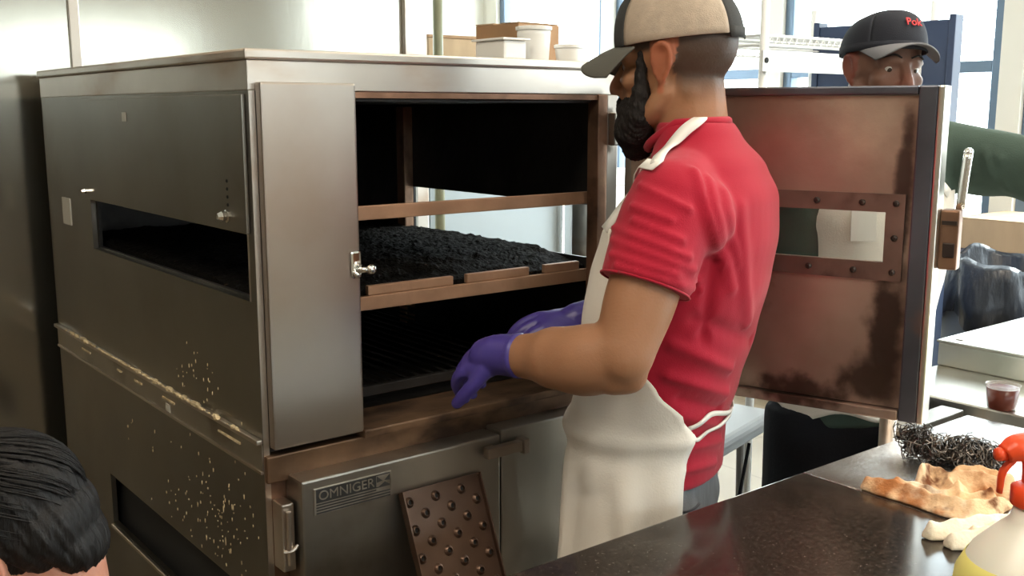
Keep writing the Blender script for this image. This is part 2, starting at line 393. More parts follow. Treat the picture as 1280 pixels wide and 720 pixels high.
# the steel clad wall behind the smoker
bm = box(U0, 1.29, 1.42, 1.50, 0, ZC)
kstruct('wall_middle', bm, M['wall_steel'])
for i, uu in enumerate((.13, 1.262)):
    kstruct('trim_%d' % (i+1), box(uu-.014, uu+.014, 1.408, 1.4195, 0, ZC, .003) if i == 0 else box(uu-.058, uu+.030, 1.40, 1.4195, 0, ZC, .004), M['steel_lid'])

# ceiling lamps (out of the frame; the left one is added to light the apron)
def ceiling_lamp(u, v, which):
    t = thing('ceiling_lamp', which, 'lamp', K(u, v, ZC), ANG, 'flush ceiling lamps')
    fr = bmesh.new()
    add_box(fr, -.62, .62, -.32, -.29, -.06, -.002); add_box(fr, -.62, .62, .29, .32, -.06, -.002); add_box(fr, -.62, -.59, -.29, .29, -.06, -.002); add_box(fr, .59, .62, -.29, .29, -.06, -.002)
    obj('frame', fr, M['white_metal'], t)
    obj('diffuser', box(-.59, .59, -.29, .29, -.05, -.03), M['lamp'], t)
    l = bpy.data.lights.new('lamp_light', 'AREA'); l.shape = 'RECTANGLE'; l.size = 1.15; l.size_y = .55; l.energy = LAMP; l.color = (1, .86, .68)
    lo = bpy.data.objects.new('lamp_light', l); COL.objects.link(lo); lo.parent = t; lo.location = (0, 0, -.065)
ceiling_lamp(.2, -2.7, 'flush rectangular ceiling lamp over the serving side, out of the picture')
ceiling_lamp(-1.1, -.9, 'added unseen ceiling lamp left of the smoker, put in to light the apron')
ceiling_lamp(1.8, -1.0, 'flush rectangular ceiling lamp over the aisle, out of the picture')

# ------------------------------------------------------------------ the smoker
SM = thing('smoker_oven', 'large stainless steel barbecue smoker with its front door swung open', 'smoker', (OX, OY, 0), ANG)
W, D = .855, 1.30
def wall_with_slot(name, u0, u1, m, slot, zlo, zhi, low=None):
    bm = bmesh.new(); s0, s1, za, zb = slot
    for a in ((0.0, D, zb, zhi), (0.0, s0, za, zb), (s1, D, za, zb), (0.0, D, (low[3] if low else zlo), za)):
        add_box(bm, u0, u1, a[0], a[1], a[2], a[3])
    if low:
        l0, l1, lza, lzb = low
        add_box(bm, u0, u1, 0, l0, lza, lzb); add_box(bm, u0, u1, l1, D, lza, lzb); add_box(bm, u0, u1, 0, D, zlo, lza)
    bmesh.ops.remove_doubles(bm, verts=bm.verts, dist=1e-5)
    return obj(name, bm, m, SM)
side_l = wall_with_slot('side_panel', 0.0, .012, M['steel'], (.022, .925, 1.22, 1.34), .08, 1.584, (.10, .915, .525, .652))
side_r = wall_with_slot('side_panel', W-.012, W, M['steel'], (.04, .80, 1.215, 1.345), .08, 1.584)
# inner black skins
def inner(name, bm): return obj(name, bm, M['sooty'], SM)
def slot_skin(u0, u1, slot):
    bm = bmesh.new(); s0, s1, za, zb = slot
    for a in ((.02, 1.27, zb, 1.575), (.02, s0, za, zb), (s1, 1.27, za, zb), (.02, 1.27, .95, za)): add_box(bm, u0, u1, *a)
    return bm
inner('liner', slot_skin(.013, .02, (.03, .915, 1.225, 1.335))); inner('liner', slot_skin(W-.02, W-.013, (.05, .79, 1.22, 1.34)))
inner('liner', box(.013, W-.013, 1.262, 1.272, .95, 1.575)); inner('liner', box(.013, W-.013, .02, 1.262, .94, .95)); inner('liner', box(.013, W-.013, .02, 1.262, 1.566, 1.575))
obj('back_panel', box(0, W, D-.012, D+.0, .08, 1.584), M['steel'], SM)
# inner framing beside the far slot
bm = bmesh.new(); add_box(bm, W-.05, W-.021, .79, .83, .95, 1.56, .003); obj('inner_post', bm, M['copper_bar'], SM)
# lid: rim, and the band beneath
lid = obj('lid', box(-.006, W+.006, -.006, D+.006, 1.634, 1.652, .004), M['steel_lid'], SM)
obj('lid_band', box(-.001, W+.001, -.001, D+.001, 1.583, 1.6335, .002), M['steel_lid'], SM)
# front: fixed post panel at the left, header, right jamb, sill
obj('front_panel', box(.012, .193, -.022, .0, .958, 1.597, .004), M['steel_front'], SM)
obj('corner_post', box(.0005, .0115, -.001, .03, .66, 1.583), M['steel_lid'], SM)
obj('jamb', box(.013, .196, .0005, .018, .95, 1.583), M['sooty'], SM)
bm = bmesh.new(); add_box(bm, .795, .822, -.004, .03, .955, 1.583, .002); obj('jamb', bm, M['brown_steel'], SM)
bm = bmesh.new(); add_box(bm, .823, W, -.002, .03, .66, 1.583, .002); obj('jamb', bm, M['steel_front'], SM)
bm = bmesh.new(); add_box(bm, .194, .795, -.001, .02, 1.572, 1.5825); obj('header', bm, M['brown_steel'], SM)
obj('sill', box(.19, .80, -.03, .10, .945, .963, .004), M['sill'], SM)
obj('sill_band', box(.001, W-.001, -.012, .02, .895, .945, .003), M['sill'], SM)
obj('base_front', box(.001, W-.001, 0.0, .02, .08, .893), M['brown_steel'], SM)
obj('recess_shade', box(.03, W-.02, .10, 1.25, .12, .70), M['hole_shade'], SM)  # solid black block put in for the shade inside the base
for a in ((.04, .04), (.75, .04), (.04, 1.2), (.75, 1.2)):
    bm = bmesh.new(); add_lathe(bm, [(.03, .0), (.03, .02), (.018, .03), (.018, .08)], 16, Matrix.Translation((a[0]+.03, a[1]+.03, 0))); obj('foot', bm, M['steel_dark'], SM, True)
# sliding cover over the left slot, bolts, seams
cov = obj('slot_cover', box(-.008, -.0005, .012, .66, 1.34, 1.577, .002), M['steel'], SM)
bm = bmesh.new(); add_box(bm, -.006, -.0005, .66, .93, 1.34, 1.575, .002); obj('slot_cover', bm, M['steel'], SM)
def bolt(bm, u, v, z, r=.005, l=.006):
    add_lathe(bm, [(r, 0), (r, l*.6), (r*.6, l)], 8, Matrix.Translation((u, v, z)) @ Matrix.Rotation(-math.pi/2, 4, 'Y'))
for k, zz in enumerate((1.40, 1.414, 1.428, 1.386)):
    bm = bmesh.new(); bolt(bm, -.008, .085, zz, .003, .002); obj('adjusting_hole', bm, M['hole_shade'], SM)
bm = bmesh.new(); bolt(bm, -.008, .088, 1.366, .009, .02); bolt(bm, -.008, .088, 1.366, .012, .006); obj('wing_bolt', bm, M['chrome'], SM, label='brass-bright wing bolt')
bm = bmesh.new(); bolt(bm, -.006, .915, 1.36, .006, .016); obj('wing_bolt', bm, M['chrome'], SM)
# seam ledges along the left side
obj('ledge', box(-.012, -.0003, .0, D, .966, .975, .002), M['steel_lid'], SM)
obj('ledge', box(-.006, -.0003, .0, D, .911, .917, .001), M['steel_lid'], SM)
obj('side_strip', box(-.003, -.0003, .0, D, .918, .965), M['steel_dark'], SM)
bm = bmesh.new()
rg = random.Random(2)
for k in range(150):
    v = rg.betavariate(1.6, 1.6)*1.15+.05; s = rg.uniform(.002, .0055)*(1.8 if rg.random() < .12 else 1)
    add_ball(bm, (-.010+rg.uniform(-.002, .001), v, .975+s*.2), (s*.7, s*rg.uniform(1, 3), s*.7), None, 1)
tag(obj('grease_line', bm, M['grease'], SM), kind='stuff')
for v0, ln in ((.09, .10), (.42, .07), (.62, .05), (.76, .03), (1.0, .07)):
    obj('grease_streak', box(-.0055, -.003, v0, v0+ln, .944, .948), M['grease'], SM)
bm = bmesh.new()
for k in range(170):
    cl = rg.choice([(.30, 1.02, .07, .03), (.20, .74, .10, .07), (.45, .80, .16, .05), (.12, .78, .06, .09), (.32, .72, .10, .05)])
    v = rg.gauss(cl[0], cl[2]); z = rg.gauss(cl[1], cl[3])
    if not (.02 < v < 1.1 and .66 < z < 1.1) or .905 < z < .98: continue
    s = rg.uniform(.0006, .0013)*(1.7 if rg.random() < .12 else 1); add_ball(bm, (-.0003, v, z), (.0010, s, s*rg.uniform(1, 5)), None, 1)
tag(obj('grease_spatter', bm, M['grease'], SM), kind='stuff')
for nm, b4 in (('sticker', (.600, .622, 1.527, 1.546)), ('sticker', (1.090, 1.158, 1.262, 1.330)), ('sticker', (.45, .475, .919, .936))):
    obj(nm, box(-.0105 if b4[0] == .6 else -.004, -.0085 if b4[0] == .6 else -.0005, b4[0], b4[1], b4[2], b4[3]), M['sticker'], SM)
obj('slot_flange', box(-.010, -.0005, .10, .905, .515, .5245, .002), M['steel_lid'], SM)
# latch catch on the post panel
bm = bmesh.new(); add_box(bm, .172, .192, -.027, -.0225, 1.25, 1.30, .004); plate = obj('latch', bm, M['chrome'], SM)
bm = bmesh.new(); add_tube(bm, [(.182, -.026, 1.262), (.185, -.043, 1.267), (.198, -.05, 1.268)], .0055, 10, 4); add_ball(bm, (.199, -.05, 1.268), .0095, None, 2); add_ball(bm, (.181, -.03, 1.258), .008, None, 2)
obj('latch_pin', bm, M['chrome'], plate, True)
# hinge block at the right jamb
bm = bmesh.new(); add_box(bm, .826, .850, -.022, -.0025, 1.475, 1.545, .003); add_tube(bm, [(.853, -.028, 1.46), (.853, -.028, 1.555)], .007, 10); obj('hinge', bm, M['steel_dark'], SM)
bm = bmesh.new(); add_box(bm, .826, .850, -.022, -.0025, 1.03, 1.10, .003); add_tube(bm, [(.853, -.028, 1.02), (.853, -.028, 1.115)], .007, 10); obj('hinge', bm, M['steel_dark'], SM)
# fixed cross bar in the mouth of the oven
obj('cross_bar', box(.03, .825, .04, .052, 1.346, 1.373, .002), M['copper_bar'], SM)
# lower cabinet doors (stand proud of the base)
dl = obj('lower_door', box(.040, .481, -.064, -.0005, .09, .905, .004), M['steel_dark'], SM)
dr = obj('lower_door', box(.485, .770, -.062, -.0005, .09, .912, .004), M['steel_dark'], SM)
bm = bmesh.new(); add_box(bm, .432, .530, -.090, -.072, .868, .890, .003); add_box(bm, .44, .46, -.073, -.0645, .870, .888); add_box(bm, .518, .534, -.096, -.066, .864, .894, .003)
obj('handle', bm, M['steel_front'], dl)
bm = bmesh.new(); add_box(bm, .012, .036, -.040, -.0005, .735, .862, .003); add_tube(bm, [(.022, -.046, .75), (.022, -.046, .85)], .005, 10); add_tube(bm, [(.012, -.043, .775), (.026, -.05, .777), (.036, -.05, .786)], .0035, 8, 3)
obj('hinge', bm, M['steel_lid'], dl)
bm = bmesh.new(); add_box(bm, .70, .722, -.09, -.063, .895, .925, .004); hl = obj('latch_eye', bm, M['white_metal'], dr)
bm = bmesh.new(); add_lathe(bm, [(.005, 0), (.005, .003)], 12, Matrix.Translation((.711, -.0905, .91)) @ Matrix.Rotation(math.pi/2, 4, 'X')); obj('eye_hole', bm, M['hole_shade'], hl)
# nameplate
npu0, npu1, npz0, npz1 = .062, .222, .838, .888
pl = obj('nameplate', box(npu0, npu1, -.0665, -.0645, npz0, npz1, .0008), M['plate_silver'], dl)
bm = bmesh.new(); add_box(bm, npu0+.004, npu1-.003, -.0672, -.0666, .861, .886); obj('name_panel', bm, M['plate_black'], pl)
bm = bmesh.new()
for k in range(4): add_box(bm, npu0+.004, npu1-.003-(k == 3)*.03, -.0671, -.0666, .8405+k*.0052, .8430+k*.0052)
obj('stripe', bm, M['plate_black'], pl)
def text_mesh(s, size, m, parent, mw, name='lettering', ext=.0006, sx=1.0):
    cu = bpy.data.curves.new(name, 'FONT'); cu.body = s; cu.size = size; cu.extrude = ext; cu.align_x = 'LEFT'
    to = bpy.data.objects.new(name, cu); COL.objects.link(to)
    dg = bpy.context.evaluated_depsgraph_get(); dg.update()
    me = bpy.data.meshes.new_from_object(to.evaluated_get(dg)); bpy.data.objects.remove(to)
    me.transform(mw @ Matrix.Scale(sx, 4, (1, 0, 0))); me.materials.clear()
    return link_mesh(name, me, m, parent)
text_mesh('OMNIGER', .0245, M['plate_silver'], pl, Matrix.Translation((npu0+.008, -.0676, .8655)) @ Matrix.Rotation(math.pi/2, 4, 'X'), sx=1.05)
bm = bmesh.new()
x0, x1, zc, zh = .190, .2185, .8735, .0105; xm = (x0+x1)/2
add_box(bm, x0-.001, x1, -.0676, -.0672, zc-zh, zc+zh)
obj('emblem_ground', bm, M['plate_silver'], pl)
bm = bmesh.new()
for tri in (((x0, zc+zh), (x0, zc-zh*.2), (xm-.002, zc)), ((x1, zc+zh), (x1, zc-zh*.2), (xm+.002, zc)), ((x0+.004, zc-zh), (x1, zc-zh), (xm+.003, zc-.003))):
    a = [bm.verts.new((p[0], -.0680, p[1])) for p in tri]; b = [bm.verts.new((p[0], -.0676, p[1])) for p in tri]
    bm.faces.new(a); bm.faces.new(b[::-1])
    for i in range(3): bm.faces.new((a[i], b[i], b[(i+1) % 3], a[(i+1) % 3]))
obj('emblem', bm, M['plate_black'], pl)

# the open door, a part of the smoker
DH = Vector((.235, 2.205, 0)); DE = Vector((.760, 1.862, 0)); DW = (DE-DH).length; DA = math.atan2(DE.y-DH.y, DE.x-DH.x)
DM = KM.inverted() @ (Matrix.Translation(DH) @ Matrix.Rotation(DA, 4, 'Z'))   # door axes: x hinge->edge, -y towards the kitchen, z up
def dpart(name, bm, m, parent=SM, smooth=False, label=None):
    bm.transform(DM); return obj(name, bm, m, parent, smooth, label)
DZ0, DZ1 = .972, 1.594
wx0, wx1, wz0, wz1 = .17, .548, 1.270, 1.364
def framed(x0, x1, z0, z1, y0, y1, h):
    bm = bmesh.new(); a, b, c, d = h
    add_box(bm, x0, a, y0, y1, z0, z1); add_box(bm, b, x1, y0, y1, z0, z1); add_box(bm, a, b, y0, y1, z0, c); add_box(bm, a, b, y0, y1, d, z1); return bm
door = dpart('door', framed(.0, DW, DZ0, DZ1, .012, .040, (wx0-.01, wx1+.01, wz0-.01, wz1+.01)), M['steel_front'])
dpart('door_pan', framed(.02, DW-.035, DZ0+.022, DZ1-.018, .002, .0115, (wx0, wx1, wz0, wz1)), M['door_pan'], door)
bm = bmesh.new()
add_box(bm, DW-.033, DW, -.010, .0115, DZ0, DZ1, .003); add_box(bm, 0, DW-.034, -.010, .0115, DZ1-.016, DZ1, .003)
dpart('door_rim', bm, M['door_flange'], door)
bm = bmesh.new(); add_box(bm, 0, DW-.034, -.010, .0115, DZ0, DZ0+.02, .003); dpart('door_rim', bm, M['door_pan'], door)
bm = bmesh.new(); add_box(bm, DW+.0005, DW+.012, -.012, .042, DZ0, DZ1, .003); dpart('door_edge', bm, M['table_steel'], door, label='bright polished door edge')
fw = .034
wf = dpart('window_frame', framed(wx0-fw, wx1+fw, wz0-fw, wz1+fw, -.004, .0018, (wx0, wx1, wz0, wz1)), M['door_frame'], door)
dpart('window_pane', box(wx0-.005, wx1+.005, .024, .027, wz0-.005, wz1+.005), M['sooty_glass'], door)
def dbolt(x, z):
    bm = bmesh.new(); add_lathe(bm, [(.006, 0), (.006, .003), (.003, .0055)], 10, Matrix.Translation((x, -.004, z)) @ Matrix.Rotation(math.pi/2, 4, 'X')); dpart('rivet', bm, M['rivet'], wf)
for x in (.25, .335, .42, .505): dbolt(x, wz1+.017); dbolt(x-.01, wz0-.017)
for z in (wz0-.017, (wz0+wz1)/2, wz1+.017): dbolt(wx1+.018, z)
# latch bar on the door's outer edge
bm = bmesh.new(); add_box(bm, DW+.012, DW+.045, .02, .055, 1.262, 1.372, .004); hb = dpart('latch_case', bm, M['brown_steel'], door)
bm = bmesh.new(); add_tube(bm, [(DW+.040, .05, 1.372), (DW+.043, .052, 1.43), (DW+.046, .054, 1.475)], [.0085, .0085, .0085], 12, 4); add_ball(bm, (DW+.046, .054, 1.475), .009, None, 2); dpart('latch_handle', bm, M['chrome'], hb, True)
bm = bmesh.new(); add_box(bm, DW+.02, DW+.040, .0165, .0195, 1.285, 1.312, .002); dpart('latch_plate', bm, M['rivet'], hb)
bm = bmesh.new(); add_box(bm, DW+.016, DW+.042, .016, .0195, 1.345, 1.352); dpart('latch_slot', bm, M['rivet'], hb)

def scorch(m, x, z, rx, rz, col, seed):
    # a burnt patch with its own ragged outline at one place of the pan
    t = m.node_tree; b = t.nodes['Principled BSDF']; src = b.inputs['Base Color'].links[0].from_socket; N = t.nodes.new; L = t.links.new
    c = DM @ Vector((x, 0, z)); tc = N('ShaderNodeTexCoord'); mp = N('ShaderNodeMapping'); mp.vector_type = 'TEXTURE'
    mp.inputs['Location'].default_value = c; mp.inputs['Rotation'].default_value = (0, 0, DA-ANG); mp.inputs['Scale'].default_value = (rx, 1, rz); L(tc.outputs['Object'], mp.inputs[0])
    ln = N('ShaderNodeVectorMath'); ln.operation = 'LENGTH'; L(mp.outputs[0], ln.inputs[0]); nz = N('ShaderNodeTexNoise'); nz.inputs['Scale'].default_value = 17+seed; nz.inputs['Detail'].default_value = 6; L(tc.outputs['Object'], nz.inputs['Vector'])
    sm = N('ShaderNodeMath'); sm.operation = 'MULTIPLY_ADD'; L(nz.outputs['Fac'], sm.inputs[0]); sm.inputs[1].default_value = 1.5; L(ln.outputs['Value'], sm.inputs[2])
    mr = N('ShaderNodeMapRange'); mr.interpolation_type = 'SMOOTHSTEP'; mr.inputs['From Min'].default_value = 1.25; mr.inputs['From Max'].default_value = 1.95; mr.inputs['To Min'].default_value = .92; mr.inputs['To Max'].default_value = 0
    L(sm.outputs[0], mr.inputs[0]); mx = N('ShaderNodeMix'); mx.data_type = 'RGBA'; L(mr.outputs[0], mx.inputs['Factor']); L(src, mx.inputs['A']); mx.inputs['B'].default_value = (*col, 1); L(mx.outputs['Result'], b.inputs['Base Color'])
scorch(M['door_pan'], DW-.065, 1.13, .040, .16, (.035, .020, .016), 0)
scorch(M['door_pan'], DW-.10, 1.045, .055, .045, (.05, .03, .022), 5)
scorch(M['door_pan'], .40, 1.00, .10, .035, (.06, .035, .026), 9)
scorch(M['door_pan'], DW-.05, 1.40, .018, .16, (.06, .035, .03), 3)
scorch(M['door_pan'], .16, 1.20, .16, .06, (.16, .075, .055), 12)
# food rack inside, hung in the oven
RK = thing('smoker_rack', 'char-covered rack shelf inside the open smoker', 'rack', (OX, OY, 0), ANG)
bm = bmesh.new(); add_box(bm, .025, .83, .055, .066, 1.17, 1.1975, .002); obj('front_bar', bm, M['copper_bar'], RK)
for a, b in ((.03, .225), (.255, .455), (.490, .655), (.70, .80)):
    bm = bmesh.new(); add_box(bm, a, b, .058, .070, 1.198, 1.2165, .002); obj('rim_strip', bm, M['copper_bar'], RK)
bm = bmesh.new(); add_box(bm, .025, .03, .067, 1.2, 1.17, 1.19); add_box(bm, .825, .83, .067, 1.2, 1.17, 1.19); add_box(bm, .025, .83, 1.2, 1.21, 1.17, 1.20); obj('side_bar', bm, M['sooty'], RK)
nx, ny = 90, 120; rg = np.random.RandomState(3)
uu = np.linspace(.03, .828, nx); vv = np.linspace(.072, 1.20, ny)
hz = np.zeros((nx, ny))
for k in range(900):
    cu, cv = rg.uniform(.03, .83), rg.uniform(.07, 1.2); s = rg.uniform(.006, .022); a = rg.uniform(-.004, .008)
    hz += a*np.exp(-(((uu[:, None]-cu)/(s*rg.uniform(.6, 2)))**2+((vv[None, :]-cv)/s)**2))
hz = hz*.55+rg.normal(0, .0010, hz.shape)
topz = 1.203+.028*np.clip((vv[None, :]-.072)/.18, 0, 1)+hz
bm = bmesh.new()
tv = [[bm.verts.new((uu[i], vv[j], topz[i, j])) for j in range(ny)] for i in range(nx)]
bv = [[bm.verts.new((uu[i], vv[j], 1.186)) for j in range(ny)] for i in range(nx)]
for i in range(nx-1):
    for j in range(ny-1):
        bm.faces.new((tv[i][j], tv[i+1][j], tv[i+1][j+1], tv[i][j+1])); bm.faces.new((bv[i][j], bv[i][j+1], bv[i+1][j+1], bv[i+1][j]))
for i in range(nx-1):
    bm.faces.new((tv[i][0], bv[i][0], bv[i+1][0], tv[i+1][0])); bm.faces.new((tv[i][-1], tv[i+1][-1], bv[i+1][-1], bv[i][-1]))
for j in range(ny-1):
    bm.faces.new((tv[0][j], tv[0][j+1], bv[0][j+1], bv[0][j])); bm.faces.new((tv[-1][j], bv[-1][j], bv[-1][j+1], tv[-1][j+1]))
obj('charred_grate', bm, M['char'], RK)
RK2 = thing('smoker_rack', 'sooty lower rack low in the dark mouth of the smoker', 'rack', (OX, OY, 0), ANG)
bm = bmesh.new()
for k in range(24): add_tube(bm, [(.05+k*.033, .12, 1.0), (.05+k*.033, 1.15, 1.0)], .003, 6)
obj('grate', bm, M['sooty'], RK2)
bm = bmesh.new(); add_box(bm, .04, .82, .10, .115, .985, 1.005, .002); add_box(bm, .04, .82, 1.15, 1.165, .985, 1.005, .002); add_box(bm, .04, .052, .112, 1.153, .986, .996); add_box(bm, .808, .82, .112, 1.153, .986, .996)
for q in ((.05, .105), (.80, .105), (.05, 1.155), (.80, 1.155)): add_box(bm, q[0], q[0]+.015, q[1], q[1]+.008, .951, .985)
obj('frame', bm, M['sooty'], RK2)

# ------------------------------------------------------------------ things on the smoker's top
def ktop(u, v, z=1.6525): return K(u, v, z)
t = thing('cardboard_box', 'brown cardboard box on top of the smoker behind the white tubs', 'box', ktop(.775, .25), ANG+.1)
bm = bmesh.new(); add_box(bm, -.065, .065, -.07, .07, 0, .088, .002); obj('carton', bm, M['card'], t)
bm = bmesh.new(); add_box(bm, -.065, .065, -.0705, -.012, .0885, .0905, .0005); add_box(bm, -.065, .065, .012, .0705, .0885, .091); obj('flap', bm, M['card_light'], t)
def tub(u, v, r, h, lab, lid=True):
    t = thing('plastic_tub', lab, 'tub', ktop(u, v), ANG, 'white tubs on the smoker')
    bm = bmesh.new(); add_lathe(bm, [(r*.86, 0), (r*.9, .004), (r, h*.86), (r, h)], 32); obj('cup', bm, M['tub'], t, True)
    bm = bmesh.new(); add_lathe(bm, [(r*1.09, h+.0003), (r*1.09, h+.007), (r*1.0, h+.008), (r*.99, h+.004)], 32); obj('lid', bm, M['tub'], t)
tub(.700, .10, .036, .066, 'taller white plastic tub with a lid on the smoker top')
tub(.778, .075, .030, .030, 'low white plastic tub nearest the bearded man on the smoker top')
t = thing('food_pan', 'low white pan left of the tall tub on the smoker top', 'pan', ktop(.618, .11), ANG)
bm = bmesh.new(); add_box(bm, -.030, .030, -.05, .05, 0, .040, .006); obj('basin', bm, M['tub'], t); bm = bmesh.new(); add_box(bm, -.036, .036, -.056, .056, .0403, .045, .002); obj('lid', bm, M['tub'], t)

# perforated plate leaning on the lower doors
PP = thing('perforated_plate', 'browned metal plate with raised holes leaning against the lower door', 'plate', K(.236, -.430, 0), ANG)
LEN = math.hypot(.84, .362); tilt = math.atan2(.362, .84)
PM = Matrix.Rotation(-tilt, 4, 'X')
bm = bmesh.new(); wdt = .186
add_box(bm, 0, wdt, 0, .002, .003, LEN, 0, 0); add_box(bm, 0, .003, -.016, -.0005, .003, LEN, 0, 0); add_box(bm, wdt-.003, wdt, -.010, -.0005, .003, LEN); add_box(bm, 0.003, wdt-.003, -.006, -.0005, LEN-.003, LEN)
row = 0; s = LEN-.022
while s > .02:
    for k in range(4):
        x = .028+k*.060+(.030 if row % 2 else 0)-.010
        if .014 < x < wdt-.014:
            Mx = Matrix.Translation((x, 0, s)) @ Matrix.Rotation(math.pi/2, 4, 'X')
            add_lathe(bm, [(.0105, .0), (.0085, .003), (.0062, .0055), (.0052, .0057), (.0048, .004), (.0046, .0005)], 14, Mx, 0, False)
            add_lathe(bm, [(.0046, .0004), (.0046, .0008)], 14, Mx, 1)
    s -= .0265; row += 1
bm.transform(PM); o = obj('perforated_sheet', bm, [M['dimple_plate'], M['hole_shade']], PP)

# ------------------------------------------------------------------ counters and tables
CA = math.atan2(.644, .765)
ctr = Vector((.538, 1.821, 0))
CT = thing('granite_countertop', 'polished black granite countertop in the foreground', 'countertop', ctr, ANG)
obj('slab', box(-.98, 0, -.78, 0, .86, .89, .004), M['granite'], CT)
bm = box(-.96, -.004, -.74, -.04, 0, .8595); obj('base_cabinet', bm, M['table_steel'], CT)
obj('kick_rail', box(-.96, -.004, -.0395, -.03, .02, .12), M['black_cloth'], CT)
CS = thing('steel_counter', 'stainless steel counter joined to the end of the granite', 'counter', ctr, ANG)
obj('top', box(.002, .592, -.78, 0, .85, .8895, .003), M['counter_steel'], CS)
obj('base_cabinet', box(.004, .58, -.74, -.04, .1, .8495), M['steel_dark'], CS)
for a in ((.03, -.07), (.55, -.07), (.03, -.7), (.55, -.7)):
    bm = bmesh.new(); add_tube(bm, [(a[0], a[1], 0), (a[0], a[1], .0995)], .02, 12); obj('leg', bm, M['chrome'], CS)
# far steel table
TT = thing('steel_table', 'stainless steel work table beyond the counter, behind the open door', 'table', (.892, 2.459, 0), ANG)
obj('top', box(0, 1.25, -.62, 0, .852, .89, .004), M['table_steel'], TT)
obj('apron_rail', box(.05, 1.20, -.57, -.05, .79, .8515, .002), M['steel_dark'], TT)
for a in ((.045, -.04), (1.20, -.04), (.045, -.58), (1.20, -.58)):
    bm = bmesh.new(); add_tube(bm, [(a[0], a[1], 0), (a[0], a[1], .8515)], .019, 14); obj('leg', bm, M['steel_lid'], TT, True)
bm = bmesh.new(); add_box(bm, .07, 1.18, -.555, -.06, .28, .30, .002); obj('undershelf', bm, M['steel_dark'], TT)
GR = thing('griddle_block', 'low steel block with a bright flat top on the far table', 'griddle', (.868, 2.44, .8905), ANG)
obj('body', box(.32, 1.22, -.40, .0, .0, .060, .004), M['table_steel'], GR)
bm = bmesh.new(); add_box(bm, .316, 1.225, -.405, .004, .0605, .068, .003); obj('top_plate', bm, M['table_steel'], GR)
for a in ((.36, -.36), (1.19, -.36), (1.19, -.04), (.36, -.04)): obj('pad', box(a[0]-.01, a[0]+.01, a[1]-.01, a[1]+.01, .0682, .0705, .001), M['steel_lid'], GR)
SS = thing('side_stand', 'narrow steel stand on a round post between the counter and the far table', 'stand', ctr, ANG)
bm = bmesh.new(); add_tube(bm, [(.360, .050, 0), (.360, .050, .935)], .017, 16); obj('post', bm, M['steel_lid'], SS, True)
bm = bmesh.new(); add_tube(bm, [(.60, .050, 0), (.60, .050, .8695)], .017, 16); obj('post', bm, M['steel_lid'], SS, True)
obj('shelf', box(.388, .625, .025, .078, .870, .888, .003), M['steel_dark'], SS)
# sauce cup
t = thing('sauce_cup', 'small cup of dark red sauce on the far steel table', 'cup', (1.100, 2.235, .8905))
bm = bmesh.new(); add_lathe(bm, [(.028, 0), (.030, .003), (.035, .048), (.034, .0482), (.001, .0470)], 28); obj('sauce_body', bm, M['sauce'], t, True)
bm = bmesh.new(); add_lathe(bm, [(.0352, .0485), (.0368, .0545), (.0375, .055), (.0362, .0555), (.0345, .0490)], 28, None, 0, False); obj('rim', bm, M['clear_rim'], t, True)

# steel wool
ZK = .8905
t0 = P(1190, 583, 1.88)
rg = random.Random(8)
bm = bmesh.new()
for k in range(330):
    cx = rg.uniform(-.085, .085); cy = rg.gauss(0, .019); ph = rg.uniform(0, 6.28); r = rg.uniform(.007, .017)
    hgt = .030+.022*math.exp(-((cx+.06)/.03)**2)+.008*math.sin(cx*60)
    c = Vector((cx*.92, cy-.30*cx, rg.uniform(.012, hgt))); ax = Vector((rg.gauss(0, 1), rg.gauss(0, 1), rg.gauss(0, 1))).normalized(); e1 = ax.orthogonal().normalized(); e2 = ax.cross(e1)
    pts = []
    for j in range(14):
        a = ph+j*.75; q = c+(e1*math.cos(a)+e2*math.sin(a))*r*(1+.15*math.sin(j*2.1))+ax*(j-7)*.0022; q.z = max(.0015, q.z); pts.append(q)
    add_tube(bm, pts, .0012, 4, 1, cap=True)
o = obj('steel_wool_scourer', bm, M['wool']); o.location = (t0.x, t0.y, ZK-.0002); tag(o, 'curly grey steel wool scourer behind the stained rag', 'scourer')

